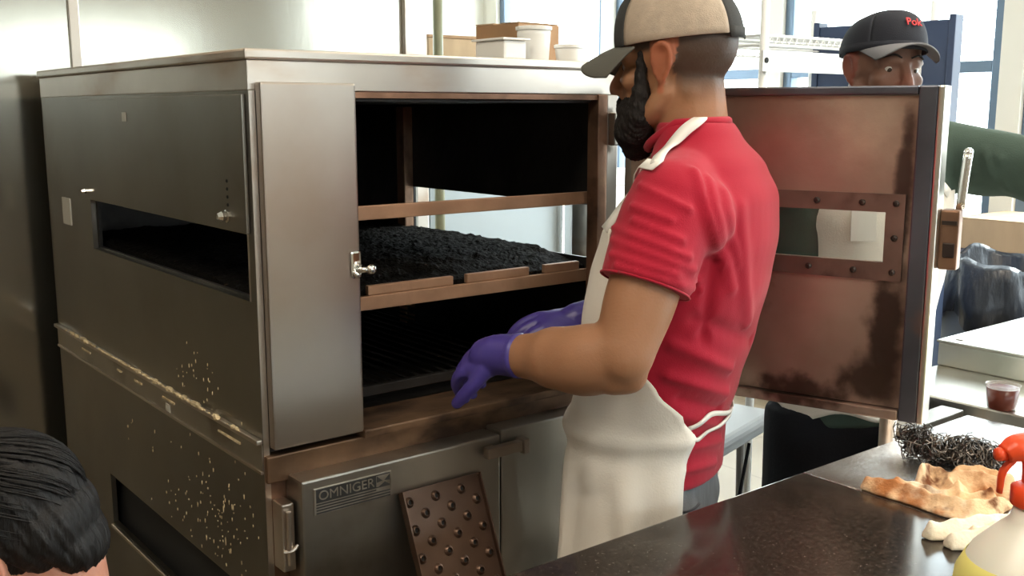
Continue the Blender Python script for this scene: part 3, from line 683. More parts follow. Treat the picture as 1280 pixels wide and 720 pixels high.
# rags: cloth lying in folds
def C2(px, py, z=.89):                   # a point on the counter seen at that place
    a = (px-640)/FPX; b = -(py-360)/FPX; t = (z-CAMH)/(b*CP-SP_); return Vector((a*t, (CP+b*SP_)*t, z))
def rag(name, lab, outline, ridges, m, seed, base_h=.007):
    pl = np.array([C2(x, y)[:2] for x, y in outline]); st = .0028
    x0, y0 = pl.min(0)-.004; x1, y1 = pl.max(0)+.004
    xs = np.arange(x0, x1, st); ys = np.arange(y0, y1, st); X, Y = np.meshgrid(xs, ys, indexing='ij')
    ins = np.zeros(X.shape, bool); dist = np.full(X.shape, 9.)
    for (ax, ay), (bx, by) in zip(pl, np.roll(pl, -1, 0)):
        c = ((ay > Y) != (by > Y)) & (X < (bx-ax)*(Y-ay)/(by-ay+1e-12)+ax); ins ^= c
        t = np.clip(((X-ax)*(bx-ax)+(Y-ay)*(by-ay))/((bx-ax)**2+(by-ay)**2), 0, 1); dist = np.minimum(dist, np.hypot(X-ax-t*(bx-ax), Y-ay-t*(by-ay)))
    h = base_h+.0022*np.sin(X*95+seed)*np.sin(Y*80+2*seed)+.0016*np.sin(X*190-Y*140+seed)
    for pts, ht, wd in ridges:
        q = [C2(x, y) for x, y in pts]; best = np.zeros(X.shape)
        for a, b in zip(q, q[1:]):
            t = np.clip(((X-a.x)*(b.x-a.x)+(Y-a.y)*(b.y-a.y))/((b.x-a.x)**2+(b.y-a.y)**2), 0, 1)
            d = np.hypot(X-a.x-t*(b.x-a.x), Y-a.y-t*(b.y-a.y)); best = np.maximum(best, np.exp(-(d/wd)**1.6))
        h = h+ht*best
    h = np.maximum(h, .0035)*np.clip(.35+dist/.010, 0, 1)
    bm = bmesh.new(); nx, ny = X.shape; idx = {}
    def vtx(i, j, top):
        k = (i, j, top)
        if k not in idx: idx[k] = bm.verts.new((X[i, j], Y[i, j], .8905+(h[i, j] if top else 0)))
        return idx[k]
    cell = ins[:-1, :-1] & ins[1:, :-1] & ins[:-1, 1:] & ins[1:, 1:]
    for i in range(nx-1):
        for j in range(ny-1):
            if not cell[i, j]: continue
            bm.faces.new((vtx(i, j, 1), vtx(i+1, j, 1), vtx(i+1, j+1, 1), vtx(i, j+1, 1))); bm.faces.new((vtx(i, j, 0), vtx(i, j+1, 0), vtx(i+1, j+1, 0), vtx(i+1, j, 0)))
            for di, dj, p, q in ((-1, 0, (i, j), (i, j+1)), (1, 0, (i+1, j), (i+1, j+1)), (0, -1, (i, j), (i+1, j)), (0, 1, (i, j+1), (i+1, j+1))):
                a, b = i+di, j+dj
                if a < 0 or b < 0 or a >= nx-1 or b >= ny-1 or not cell[a, b]: bm.faces.new((vtx(*p, 1), vtx(*p, 0), vtx(*q, 0), vtx(*q, 1)))
    def post(c, n): out = c.copy(); out[:, 2] = np.maximum(out[:, 2], .8902); return out
    o = blob(name, bm, .0020, 4, m, None, post); b0 = Vector((float(pl[:, 0].mean()), float(pl[:, 1].mean()), .8902)); o.data.transform(Matrix.Translation(-b0)); o.location = b0
    return tag(o, lab, 'rag')
rag('rag', 'crumpled tan rag with brown sauce stains on the steel counter',
    [(1074, 612), (1082, 603), (1105, 608), (1140, 612), (1150, 602), (1155, 596), (1180, 600), (1200, 594), (1235, 597), (1262, 606), (1274, 618), (1272, 634), (1240, 652), (1205, 655), (1170, 645), (1135, 632), (1095, 620)],
    [([(1085, 612), (1130, 622), (1170, 636), (1215, 645), (1255, 640)], .020, .013), ([(1150, 612), (1160, 604), (1185, 612), (1215, 612), (1255, 622)], .028, .012), ([(1195, 602), (1235, 606), (1265, 622)], .026, .010),
     ([(1120, 615), (1150, 620), (1180, 628), (1205, 626)], .016, .008), ([(1185, 616), (1200, 632), (1235, 632)], .018, .008), ([(1225, 616), (1240, 634)], .014, .007), ([(1152, 604), (1148, 616)], .012, .008)], M['rag'], 1.0)
rag('rag', 'pale cream rag end lying in front of the stained rag by the bottle',
    [(1148, 672), (1175, 668), (1205, 661), (1240, 657), (1275, 652), (1290, 668), (1270, 690), (1225, 690), (1190, 690), (1176, 683), (1182, 677), (1165, 678)],
    [([(1160, 674), (1200, 668), (1245, 662), (1280, 660)], .022, .011), ([(1184, 686), (1215, 682), (1260, 674)], .020, .010), ([(1215, 676), (1250, 668)], .014, .007), ([(1235, 684), (1270, 682)], .012, .009)], M['rag_pale'], 3.0, .006)

# spray bottle at the right edge
SB = thing('spray_bottle', 'milky plastic spray bottle with a red trigger head at the counter edge', 'bottle', (.588, 1.10, ZK-.0003), .0)
bm = bmesh.new(); add_lathe(bm, [(.072, 0), (.078, .006), (.079, .105), (.076, .135), (.062, .165), (.038, .192), (.0245, .205), (.021, .222)], 40); obj('bottle', bm, M['bottle'], SB, True)
bm = bmesh.new(); add_lathe(bm, [(.0792, .018), (.0798, .020), (.0802, .105), (.0774, .135), (.0680, .1555), (.0672, .1560)], 40, None, 0, False); obj('label', bm, M['label'], SB, True)
bm = bmesh.new(); add_lathe(bm, [(.025, .2225), (.026, .224), (.026, .242), (.020, .246)], 24); obj('collar', bm, M['red_plastic'], SB, True)
bm = bmesh.new(); add_tube(bm, [(0, 0, .2465), (0, 0, .262), (-.002, 0, .285)], [.016, .016, .017], 16, 3)
add_tube(bm, [(.030, 0, .286), (0, 0, .292), (-.025, -.002, .290), (-.040, -.003, .283)], [.014, .019, .018, .013], 16, 4, .85)
h = blob('sprayer_head', bm, .002, 4, M['red_plastic']); h.parent = SB
bm = bmesh.new(); add_tube(bm, [(-.028, -.002, .278), (-.040, -.002, .262), (-.042, -.002, .238)], [.006, .006, .005], 10, 4, .6, (1, 0, 0)); obj('trigger', bm, M['red_plastic'], SB, True)
bm = bmesh.new(); add_lathe(bm, [(.007, 0), (.008, .008), (.006, .012)], 14, Matrix.Translation((-.0385, -.003, .283)) @ Matrix.Rotation(-math.pi/2, 4, 'Y')); obj('nozzle', bm, M['red_plastic'], SB, True)
# ------------------------------------------------------------------ people
def head_shapes(bm, Hc, R, s, jaw=1.0):
    """skull, face, nose, lips, chin, ears; head axes: x forward, y left, z up, origin between the eyes' height and the ears"""
    def B(c, r, rot=None):
        M3 = R if rot is None else R @ rot
        add_ball(bm, Hc+R @ (Vector(c)*s), tuple(q*s for q in r), M3, 3)
    def Lm(pts, rr, **k): add_limb(bm, [Hc+R @ (Vector(p)*s) for p in pts], [q*s for q in rr], n=12, sub=3, **k)
    B((-.014, 0, .032), (.098, .077, .086)); B((.030, 0, .040), (.058, .064, .060)); B((.044, 0, -.030), (.046, .056, .062))
    B((-.010, 0, -.030), (.060, .064, .055))
    for y in (-1, 1):
        Lm([(.079, .006*y, .016), (.082, .026*y, .020), (.066, .048*y, .012)], (.010, .011, .010))        # brow
        B((.056, .043*y, -.026), (.026, .020, .019))                                                      # cheek bone
        Lm([(-.004, .058*y, -.050), (.022, .054*y, -.080), (.068, .018*y, -.106)], (.018, .017, .018))   # jaw
        B((.052, .030*y, -.070), (.026, .024, .026)); B((.098, .0125*y, -.0425), (.012, .0085, .0085))    # cheek, nostril wing
        # ear: rim, lobe, inner bowl
        e = Vector((-.006, .074*y, -.004))
        rim = [(.010, .000, -.018), (.013, .004*y, .004), (.010, .008*y, .024), (-.006, .012*y, .033), (-.020, .014*y, .024), (-.022, .013*y, .004), (-.013, .009*y, -.016), (-.003, .004*y, -.029), (.006, .001*y, -.026)]
        add_tube(bm, [Hc+R @ ((e+Vector(p))*s) for p in rim], [.0055*s]*len(rim), 10, 4)
        B(tuple(e+Vector((-.006, .003*y, .004))), (.015, .0045, .026)); B(tuple(e+Vector((.000, .003*y, -.025))), (.008, .005, .009)); B(tuple(e+Vector((.012, -.002*y, -.004))), (.006, .006, .009))
    for y in (-1, 1): B((.069, .031*y, .0065), (.0145, .0170, .0090)); B((.0685, .031*y, -.0125), (.0130, .0160, .0075))
    Lm([(.085, 0, .010), (.099, 0, -.012), (.111, 0, -.034)], (.010, .0105, .013)); B((.113, 0, -.038), (.0125, .012, .0115))
    Lm([(.082, -.022, -.073), (.093, 0, -.069), (.082, .022, -.073)], (.006, .0085, .006)); Lm([(.080, -.018, -.083), (.090, 0, -.084), (.080, .018, -.083)], (.006, .0095, .006))
    B((.074, 0, -.108), (.026, .028, .020)); B((.080, 0, -.060), (.018, .030, .016))
def eyes(Hc, R, s, parent, look=(1, 0, -.15)):
    for y in (-1, 1):
        c = Hc+R @ (Vector((.0695, .031*y, -.002))*s)
        bm = bmesh.new(); add_ball(bm, c, .0118*s, None, 3); e = obj('eyeball', toloc(bm, parent), M['eye_white_shaded'], parent, True)
        bm = bmesh.new(); d = (R @ Vector(look)).normalized(); add_ball(bm, c+d*.0070*s, .0068*s, None, 2); obj('iris', toloc(bm, parent), M['iris'], e, True)
def finger_chain(base, d, n, L, r, curl):
    """three bent phalanges; n = back of the hand"""
    pts = [base]; cur = d.copy(); nn = n.copy()
    for f, c in zip((.45, .30, .25), curl):
        ax = cur.cross(nn).normalized(); Rm = Matrix.Rotation(-c, 3, ax); cur = (Rm @ cur).normalized(); nn = (Rm @ nn).normalized()
        pts.append(pts[-1]+cur*L*f)
    return pts, [r*1.05, r, r*.94, r*.82]
def hand(bm, wrist, d, n, thumb, size=1.0, curl=(.35, .45, .35), fat=0.0, thumb_out=.7, spread=.06):
    """palm, four fingers of different length, thumb from the side of the palm; thumb = +1/-1 side of d x n"""
    d = d.normalized(); n = (n-d*n.dot(d)).normalized(); t = d.cross(n)*thumb
    S = size
    R3 = Matrix((d, t, n)).transposed()
    add_ball(bm, wrist+d*.050*S, (.052*S, .041*S, (.0165+fat)*S), R3); add_ball(bm, wrist+d*.072*S, (.026*S, .042*S, (.0145+fat)*S), R3)
    add_ball(bm, wrist+d*.034*S+t*.020*S-n*.006*S, (.034*S, .019*S, (.0165+fat)*S), R3)
    add_limb(bm, [wrist-d*.03*S, wrist+d*.03*S], [(.028+fat)*S, (.026+fat)*S], n=14, sub=2, flat=.75, up=n)
    for k, (off, ln, rr) in enumerate(((.0305, .074, .0092), (.0105, .082, .0096), (-.0105, .076, .0092), (-.0300, .060, .0082))):
        b = wrist+d*(.088-.004*abs(k-1))*S+t*off*S; dd = (d+t*(off/.03)*spread).normalized()
        k2 = 1+.10*k
        p, r = finger_chain(b, dd, n, ln*S, (rr+fat*.6)*S, [c*k2 for c in curl])
        add_limb(bm, [wrist+d*.06*S+t*off*.8*S]+p, [r[0]]+r, n=10, sub=3)
    tb = wrist+d*.026*S+t*.030*S-n*.004*S; td = (d*.75+t*thumb_out-n*.35).normalized()
    p1 = tb+td*.036*S; td2 = (td+d*.45-n*.15).normalized(); p2 = p1+td2*.031*S; p3 = p2+(td2+d*.25-n*.1).normalized()*.024*S
    add_limb(bm, [tb, p1, p2, p3], [(.0135+fat*.6)*S, (.0115+fat*.6)*S, (.0105+fat*.6)*S, (.0085+fat*.6)*S], n=10, sub=3)
def ell_ring(c, f, l, a, b, n=48, e=2.25, up=None):
    out = []
    for k in range(n):
        q = 2*math.pi*k/n; ca, sa = math.cos(q), math.sin(q)
        r = (abs(ca)**e+abs(sa)**e)**(-1/e)
        out.append(Vector(c)+Vector(f)*(a*r*ca)+Vector(l)*(b*r*sa))
    return out
def prof(tab, z):
    tab = sorted(tab)
    if z <= tab[0][0]: return tab[0][1:]
    for p, q in zip(tab, tab[1:]):
        if z <= q[0]:
            t = (z-p[0])/(q[0]-p[0]); t = t*t*(3-2*t)*.5+t*.5
            return tuple(p[i]+(q[i]-p[i])*t for i in range(1, len(p)))
    return tab[-1][1:]
def torso_loft(bm, tab, f, l, z0, z1, n=36, grow=0.0):
    rings = []
    for k in range(n+1):
        z = z0+(z1-z0)*k/n; cx, cy, a, b = prof(tab, z); rings.append(ell_ring((cx, cy, z), f, l, a+grow, b+grow))
    add_rings(bm, rings)
def folds_post(folds):
    def post(c, n):
        out = c.copy(); acc = np.zeros(len(c))
        for p0, p1, w, d in folds:
            p0 = np.array(p0); p1 = np.array(p1); v = p1-p0; L2 = (v*v).sum()
            t = np.clip(((c-p0)@v)/L2, 0, 1); q = p0+t[:, None]*v; r = np.sqrt(((c-q)**2).sum(1))
            acc = np.where(np.abs(acc) > np.abs(d*np.exp(-(r/w)**2)), acc, d*np.exp(-(r/w)**2))
        return out+n*acc[:, None]
    return post
def cap_parts(Hc, R, s, root, mats, brim_mat, zb=.030, brim_len=.075, brim_drop=.028, open_back=False, side_mat=None, name='cap', tiltx=0.0, brim_w=.084, height=.098):
    """six panel cap: crown in panels, brim, button"""
    cm_f, cm_s = mats
    base = empty(name, (0, 0, 0), 0, root)
    T = Matrix.Translation(Hc-root.location) @ R.to_4x4() @ Matrix.Rotation(tiltx, 4, 'Y') @ Matrix.Scale(s, 4)
    ax, ay, cx = .112, .090, -.010
    def pt(a, t, grow=0):                # a around (0 = front), t 0..1 up the crown
        r = math.cos(t*math.pi/2)**.72 if t < 1 else 0
        lift = 1-(1-math.sin(t*math.pi/2))
        fr = max(0, math.cos(a))
        z = zb+height*lift+(.012*fr*math.sin(t*math.pi))
        k = 1+.03*fr*math.sin(t*math.pi)
        return Vector((cx+(ax+grow)*r*k*math.cos(a), (ay+grow)*r*k*math.sin(a), z+grow*.5))
    def panel(nm, a0, a1, m, grow=0.0, zcut=None):
        bm = bmesh.new(); na = max(3, int((a1-a0)/.09)); ntv = 14; th = .0025
        fo = [[bm.verts.new(pt(a0+(a1-a0)*i/na, j/ntv*.985, grow)) for j in range(ntv+1)] for i in range(na+1)]
        fi = [[bm.verts.new(pt(a0+(a1-a0)*i/na, j/ntv*.985, grow-th)) for j in range(ntv+1)] for i in range(na+1)]
        for i in range(na):
            for j in range(ntv):
                if zcut and zcut((a0+(a1-a0)*(i+.5)/na), (j+.5)/ntv): continue
                bm.faces.new((fo[i][j], fo[i+1][j], fo[i+1][j+1], fo[i][j+1])); bm.faces.new((fi[i][j], fi[i][j+1], fi[i+1][j+1], fi[i+1][j]))
                if j == 0: bm.faces.new((fo[i][0], fi[i][0], fi[i+1][0], fo[i+1][0]))
                if j == ntv-1: bm.faces.new((fo[i][-1], fo[i+1][-1], fi[i+1][-1], fi[i][-1]))
        for i in (0, na):
            for j in range(ntv):
                try: bm.faces.new((fo[i][j], fo[i][j+1], fi[i][j+1], fi[i][j]))
                except ValueError: pass
        bm.transform(T); return obj(nm, bm, m, base, True)
    PI = math.pi
    panel('front_panel', -.92, .92, cm_f)
    if side_mat:
        for sg in (-1, 1):
            a0, a1 = (.92, PI-.42) if sg > 0 else (-PI+.42, -.92)
            panel('mesh_panel', a0, a1, side_mat, .0006)
        panel('back_panel', PI-.42, PI+.42, cm_s, 0)
    else:
        panel('side_panel', .92, PI, cm_s); panel('side_panel', -PI, -.92, cm_s)
    # band along the lower edge
    bm = bmesh.new(); n = 48
    ring = [pt(2*math.pi*k/n, 0, .0012)+Vector((0, 0, .004)) for k in range(n)]
    for k in range(n):
        p, q = ring[k], ring[(k+1) % n]
        if side_mat and not (abs(((2*math.pi*(k+.5)/n+PI) % (2*PI))-PI) > PI-.42): continue
        v = [bm.verts.new(x) for x in (p-Vector((0, 0, .012)), q-Vector((0, 0, .012)), q+Vector((0, 0, .006)), p+Vector((0, 0, .006)))]
        bm.faces.new(v)
    if bm.faces:
        bmesh.ops.remove_doubles(bm, verts=bm.verts, dist=1e-6); bmesh.ops.solidify(bm, geom=bm.faces[:], thickness=.002)
        bm.transform(T); obj('back_strap' if side_mat else 'sweatband', bm, cm_s, base, True)
    else: bm.free()
    bm = bmesh.new(); add_ball(bm, pt(0, 1)+Vector((0, 0, .001)), (.008, .008, .004), None, 2); bm.transform(T); obj('button', bm, cm_f, base, True)
    # brim: curved down at both sides
    bm = bmesh.new(); na, nr = 24, 8; top, bot = [], []
    for i in range(na+1):
        a = -1.18+2.36*i/na; u = math.sin(a)/math.sin(1.18)
        inner_p = Vector((cx+ax*math.cos(a*.98)*1.0, ay*math.sin(a*.98)*1.0, zb+.003))
        outer = Vector((cx+ax*.80+brim_len*1.05*(1-abs(u)**2.6)**.5+.01, brim_w*u, zb))
        rt, rb = [], []
        for j in range(nr+1):
            t = j/nr; p = inner_p.lerp(outer, t)
            p.z = zb+.003-brim_drop*t*(.55+.45*t)-.022*u*u*t-.010*u*u
            rt.append(bm.verts.new(p+Vector((0, 0, .0018)))); rb.append(bm.verts.new(p-Vector((0, 0, .0018))))
        top.append(rt); bot.append(rb)
    for i in range(na):
        for j in range(nr):
            bm.faces.new((top[i][j], top[i+1][j], top[i+1][j+1], top[i][j+1])); bm.faces.new((bot[i][j], bot[i][j+1], bot[i+1][j+1], bot[i+1][j]))
        bm.faces.new((top[i][-1], top[i+1][-1], bot[i+1][-1], bot[i][-1])); bm.faces.new((top[i][0], bot[i][0], bot[i+1][0], top[i+1][0]))
    for i in (0, na):
        for j in range(nr): bm.faces.new((top[i][j], top[i][j+1], bot[i][j+1], bot[i][j]))
    bm.transform(T); obj('brim', bm, brim_mat, base, True)
    return base, T, pt
def legs(bm, hipc, f, l, zc, r=1.0, spread=.09, stance=0.0):
    f = Vector(f); l = Vector(l)
    for s in (-1, 1):
        h = Vector(hipc)+l*spread*s
        k = Vector((h.x, h.y, .49))+l*.02*s+f*(.02+stance*s*.5); a = Vector((h.x, h.y, .09))+l*.025*s+f*(-.01+stance*s)
        add_limb(bm, [Vector((h.x, h.y, zc)), (Vector((h.x, h.y, zc))+k)/2+f*.012, k, (k+a)/2-f*.015, a], [.092*r, .080*r, .057*r, .052*r, .036*r], n=18, sub=5)
        add_limb(bm, [a-f*.03-Vector((0, 0, .045)), a+f*.05-Vector((0, 0, .052)), a+f*.13-Vector((0, 0, .062))], [.040*r, .036*r, .024*r], n=14, sub=4)
    return bm
def shoes(hipc, f, l, root, spread=.09, stance=0.0, m='shoe'):
    f = Vector(f); l = Vector(l)
    for s in (-1, 1):
        h = Vector(hipc)+l*(spread+.025)*s+f*(-.01+stance*s); a = Vector((h.x, h.y, .09))
        bm = bmesh.new()
        add_limb(bm, [a-f*.045-Vector((0, 0, .040)), a+f*.05-Vector((0, 0, .042)), a+f*.165-Vector((0, 0, .055))], [.046, .046, .032], n=16, sub=4)
        add_limb(bm, [a-f*.02, a-f*.015+Vector((0, 0, .05))], [.045, .045], n=16, sub=2)
        def post(c, n):
            o = c.copy(); o[:, 2] = np.maximum(o[:, 2], .001); return o
        blob('shoe', bm, .008, 3, M[m], root, post)
def sheet(name, m, parent, fn, nu, nv, thick=.003, smooth=True):
    """cloth of real thickness from a surface function"""
    bm = bmesh.new(); g = [[bm.verts.new(fn(i/nu, j/nv)) for j in range(nv+1)] for i in range(nu+1)]
    for i in range(nu):
        for j in range(nv): bm.faces.new((g[i][j], g[i+1][j], g[i+1][j+1], g[i][j+1]))
    bmesh.ops.recalc_face_normals(bm, faces=bm.faces); bmesh.ops.solidify(bm, geom=bm.faces[:], thickness=thick)
    return obj(name, toloc(bm, parent), m, parent, smooth)
def bvh_of(o, root):
    me = o.data; c = coords(me)+np.array(root.location); return BVHTree.FromPolygons([Vector(x) for x in c], [tuple(p.vertices) for p in me.polygons])
def on(bvh, p, off):
    q, n, _, _ = bvh.find_nearest(Vector(p))
    if n.dot(Vector(p)-q) < 0 and (Vector(p)-q).length > .02: pass
    return q+n*off, n
def seen(bvh, px, py):                    # where the cloth lies along that line of sight
    d = (P(px, py, 1.0)-Vector((0, 0, CAMH))).normalized(); q, n, _, _ = bvh.ray_cast(Vector((0, 0, CAMH)), d)
    return q
def ribbon(name, m, parent, bvh, pts, w, off=.003, thick=.002, sub=8, tail=()):
    q = [list(on(bvh, p, off)) for p in spline(pts, sub)]
    for it in range(6):                  # the band is taut: even out the small bumps
        q = [q[0]]+[[(q[i-1][0]+q[i][0]*2+q[i+1][0])/4, (q[i-1][1]+q[i][1]*2+q[i+1][1])/4] for i in range(1, len(q)-1)]+[q[-1]]
    q += [[Vector(p), q[-1][1]] for p in tail]
    bm = bmesh.new(); rows = []
    for i, (p, n) in enumerate(q):
        t = (q[min(i+1, len(q)-1)][0]-q[max(0, i-1)][0]).normalized(); n = n.normalized(); sd = t.cross(n).normalized()*w/2; n = sd.cross(t).normalized()*(1 if sd.cross(t).dot(n) > 0 else -1)
        rows.append([bm.verts.new(x) for x in (p-sd, p+sd, p+sd+n*thick, p-sd+n*thick)])
    for a, b in zip(rows, rows[1:]):
        for k in range(4): bm.faces.new((a[k], a[(k+1) % 4], b[(k+1) % 4], b[k]))
    bm.faces.new(rows[0][::-1]); bm.faces.new(rows[-1])
    return obj(name, toloc(bm, parent), m, parent, True)

# ---- the man in the red shirt
def man_red():
    F = Vector((-.9, .436, 0)).normalized(); Lf = Vector((-F.y, F.x, 0)); 
    root = thing('person', 'bearded person in red t-shirt, white apron and purple gloves reaching into the smoker', 'person', (.262, 1.90, 0))
    Hc = P(843, 79, 1.87); Hf = Vector((-.86, .51, -.05)).normalized(); R = rot3(Hf); hs = 1.04
    TAB = [  # z, centre x, y, half depth, half width
        (.50, .262, 1.900, .125, .165), (.80, .262, 1.900, .138, .176), (.88, .262, 1.900, .137, .176), (.97, .266, 1.898, .136, .172), (1.05, .282, 1.893, .142, .172),
        (1.15, .300, 1.886, .150, .180), (1.25, .320, 1.878, .150, .192), (1.33, .332, 1.872, .148, .194), (1.40, .349, 1.862, .125, .186), (1.455, .352, 1.857, .096, .150), (1.505, .334, 1.856, .072, .096), (1.55, .318, 1.860, .062, .064)]
    nk0 = Vector((.326, 1.862, 1.44)); nk1 = Hc+R @ Vector((-.028, 0, -.055))
    Ls, Le, Lw = P(843, 240, 1.70), P(776, 452, 1.625), P(636, 444, 1.76)
    cc = Vector((.334, 1.87, 0)); Rs = Vector((2*cc.x-Ls.x, 2*cc.y-Ls.y, Ls.z)); Re = Vector((.365, 2.085, 1.15)); Rw = P(738, 397, 2.0)
    # body
    bm = bmesh.new(); head_shapes(bm, Hc, R, hs)
    add_limb(bm, [nk0-Vector((0, 0, .05)), nk0+(nk1-nk0)*.45, nk1, nk1+R @ Vector((.005, 0, .04))], [.080, .066, .062, .060], n=20, sub=5)
    for y in (-1, 1): add_limb(bm, [nk1+R @ Vector((-.015, .040*y, 0)), nk0+Lf*.03*y+F*.05], [.024, .020], n=12, sub=3)
    torso_loft(bm, TAB, F, Lf, .78, 1.47, grow=-.022)
    legs(bm, (.262, 1.90, 0), F, Lf, .86, .95, .088, .03)
    def arm(s, e, w, big=1.0):
        u = (e-s).normalized(); v = (w-e).normalized()
        add_limb(bm, [s, s+(e-s)*.3, s+(e-s)*.62, e-u*.01], [.054*big, .063*big, .060*big, .051*big], n=20, sub=5)
        add_limb(bm, [e-u*.02, e+v*.06, e+v*.13, w-v*.05, w], [.052*big, .061*big, .054*big, .041*big, .034*big], n=20, sub=5)
    arm(Ls, Le, Lw); arm(Rs, Re, Rw, .96)
    add_limb(bm, [Le-Vector((-.012, -.005, .022)), Le-Vector((.012, -.005, .026))], [.034, .032], n=14, sub=3)   # point of the elbow
    add_limb(bm, [Lw, Lw+(Lw-Le).normalized()*.04], [.030, .024], n=14, sub=3); add_limb(bm, [Rw, Rw+(Rw-Re).normalized()*.04], [.030, .024], n=14, sub=3)
    body = blob('body', bm, .0055, 6, M['skin_tan'], root)
    Ri = np.array(R.transposed())
    def tone(c):
        w = c+np.array(root.location)-np.array(Hc); h = w@Ri.T/hs
        side = np.clip((.030-h[:, 0])/.02, 0, 1)
        low = -.072+np.clip((h[:, 0]+.04)/.06, 0, 1)*.055
        st = np.clip((h[:, 2]-low)/.045, 0, 1)*np.clip((.022-h[:, 0])/.02, 0, 1)*.88
        st *= (h[:, 2] > -.12)
        ear = (np.abs(h[:, 1]) > .0735)&(np.abs(h[:, 1]) < .11)&(np.abs(h[:, 0]) < .05)&(np.abs(h[:, 2]) < .05)
        tem = np.clip((h[:, 2]-.012)/.012, 0, 1)*np.clip((.055-h[:, 0])/.012, 0, 1)*.85
        st = np.maximum(st*(h[:, 0] < -.024), tem*(h[:, 2] > 0)); st[ear] *= .1
        red = np.where(ear, .55, 0)+np.exp(-(((h[:, 0]-.11)/.02)**2+((h[:, 2]+.036)/.02)**2))*.35
        return st, red
    set_tone(body, tone)
    eyes(Hc, R, hs, root, (1, 0, -.25))
    # beard
    bm = bmesh.new()
    def HB(c, r): add_ball(bm, Hc+R @ (Vector(c)*hs), tuple(q*hs for q in r), R, 3)
    for y in (-1, 1):
        add_limb(bm, [Hc+R @ (Vector(p)*hs) for p in ((.034, .0630*y, .014), (.036, .0610*y, -.025), (.038, .0575*y, -.055), (.046, .049*y, -.082), (.066, .030*y, -.108))], [.007*hs, .011*hs, .018*hs, .027*hs, .034*hs], n=14, sub=4)
        HB((.058, .034*y, -.085), (.036, .028, .036))
        add_limb(bm, [Hc+R @ (Vector(p)*hs) for p in ((.099, .004*y, -.059), (.094, .020*y, -.064), (.078, .034*y, -.084))], [.007*hs, .008*hs, .014*hs], n=12, sub=3)
    HB((.076, 0, -.112), (.036, .042, .040)); HB((.072, 0, -.136), (.028, .034, .028)); HB((.050, 0, -.122), (.034, .038, .028))
    rg = np.random.RandomState(5); ph = rg.uniform(0, 6, 6)
    def bpost(c, n):
        d = .0007*np.sin(c[:, 0]*900+ph[0]+c[:, 2]*300)+.0007*np.sin(c[:, 1]*1100+ph[1])+.0008*np.sin(c[:, 2]*260+c[:, 0]*160+ph[2]); return c+n*d[:, None]
    blob('beard', bm, .0032, 3, M['beard'], root, bpost)
    # eyebrow
    for y in (-1, 1):
        bm = bmesh.new(); add_tube(bm, [Hc+R @ (Vector(p)*hs) for p in ((.090, .012*y, .022), (.091, .030*y, .029), (.076, .050*y, .022))], [.004, .0045, .003], 8, 4, .6)
        obj('eyebrow', toloc(bm, root), M['beard'], root, True)
    # cap
    cap_parts(Hc, R, hs, root, (M['cap_dark'], M['cap_dark']), M['cap_brim'], zb=.034, side_mat=M['cap_mesh'], brim_len=.070, brim_drop=.020, tiltx=math.radians(3))
    # shirt
    bm = bmesh.new(); torso_loft(bm, TAB, F, Lf, .878, 1.53, n=44)
    for s, e, sg in ((Ls, Le, 1), (Rs, Re, -1)):
        d = (e-s); ctr_ = Vector((.342, 1.866, 1.43))
        add_limb(bm, [ctr_+(s-ctr_)*.25+Vector((0, 0, .0)), s+Vector((0, 0, -.012))], [.076, .070], n=22, sub=4)
        add_tube(bm, [s+d*.02, s+d*.18, s+d*.36, s+d*.56], [.070, .077, .078, .0755], 28, 6)
        add_ball(bm, s+d*.05, .071)
        add_ball(bm, s+d*.14-Lf*.03*sg-F*.03, .074)
    for sg in (1, -1):
        add_ball(bm, Vector((.336, 1.87, 1.30))+F*.062+Lf*.080*sg, (.078, .088, .095), rot3(F))     # chest
    fl = []
    def fd(x0, y0, x1, y1, Y, w, d): raw.append((x0, y0, x1, y1, w, d))
    raw = []
    for k, (x0, y0, x1, y1) in enumerate(((772, 268, 852, 300), (768, 285, 862, 322), (765, 300, 868, 338), (764, 318, 872, 352), (770, 332, 878, 364), (775, 252, 838, 275), (800, 232, 862, 262))):
        fd(x0, y0, x1, y1, 1.62, .0065, .0060 if k % 2 else .0050)
    for (x0, y0, x1, y1, w, d) in ((868, 215, 905, 330, .010, .007), (885, 225, 915, 360, .012, .006), (905, 240, 925, 330, .014, .005), (893, 330, 880, 420, .012, -.008), (925, 260, 935, 400, .016, .006),
                                   (840, 430, 935, 470, .012, .008), (835, 470, 930, 498, .011, .009), (850, 520, 920, 535, .009, .006), (850, 500, 915, 516, .010, -.007), (860, 560, 912, 548, .010, .006), (850, 590, 908, 575, .008, .005), (870, 400, 940, 425, .014, -.006)):
        fd(x0, y0, x1, y1, 1.76, w, d)
    shirt = blob('t_shirt', bm, .0055, 8, M['shirt'], root)
    bv = bvh_of(shirt, root)
    for x0, y0, x1, y1, w, d in raw:
        ps = [seen(bv, x0+(x1-x0)*k/4, y0+(y1-y0)*k/4) for k in range(5)]; ps = [q for q in ps if q is not None]
        for q0, q1 in zip(ps, ps[1:]): fl.append((q0, q1, w, d))
    off = np.array(root.location); put(shirt.data, folds_post(fl)(coords(shirt.data)+off, normals(shirt.data))-off); bv = bvh_of(shirt, root)
    # collar, sleeve hems
    bm = bmesh.new(); n = 40; cpts = []
    nd = (nk1-nk0).normalized(); cbase = nk0+nd*.088; 
    for k in range(n+1):
        a = 2*math.pi*k/n; q = cbase+F*(.070*math.cos(a)+.006)+Lf*.069*math.sin(a)+Vector((0, 0, -.045*max(0, math.cos(a))+.004*max(0, -math.cos(a)))); cpts.append(q)
    add_tube(bm, cpts, .0085, 8, 1, 1.0); obj('collar', toloc(bm, root), M['shirt'], shirt, True)
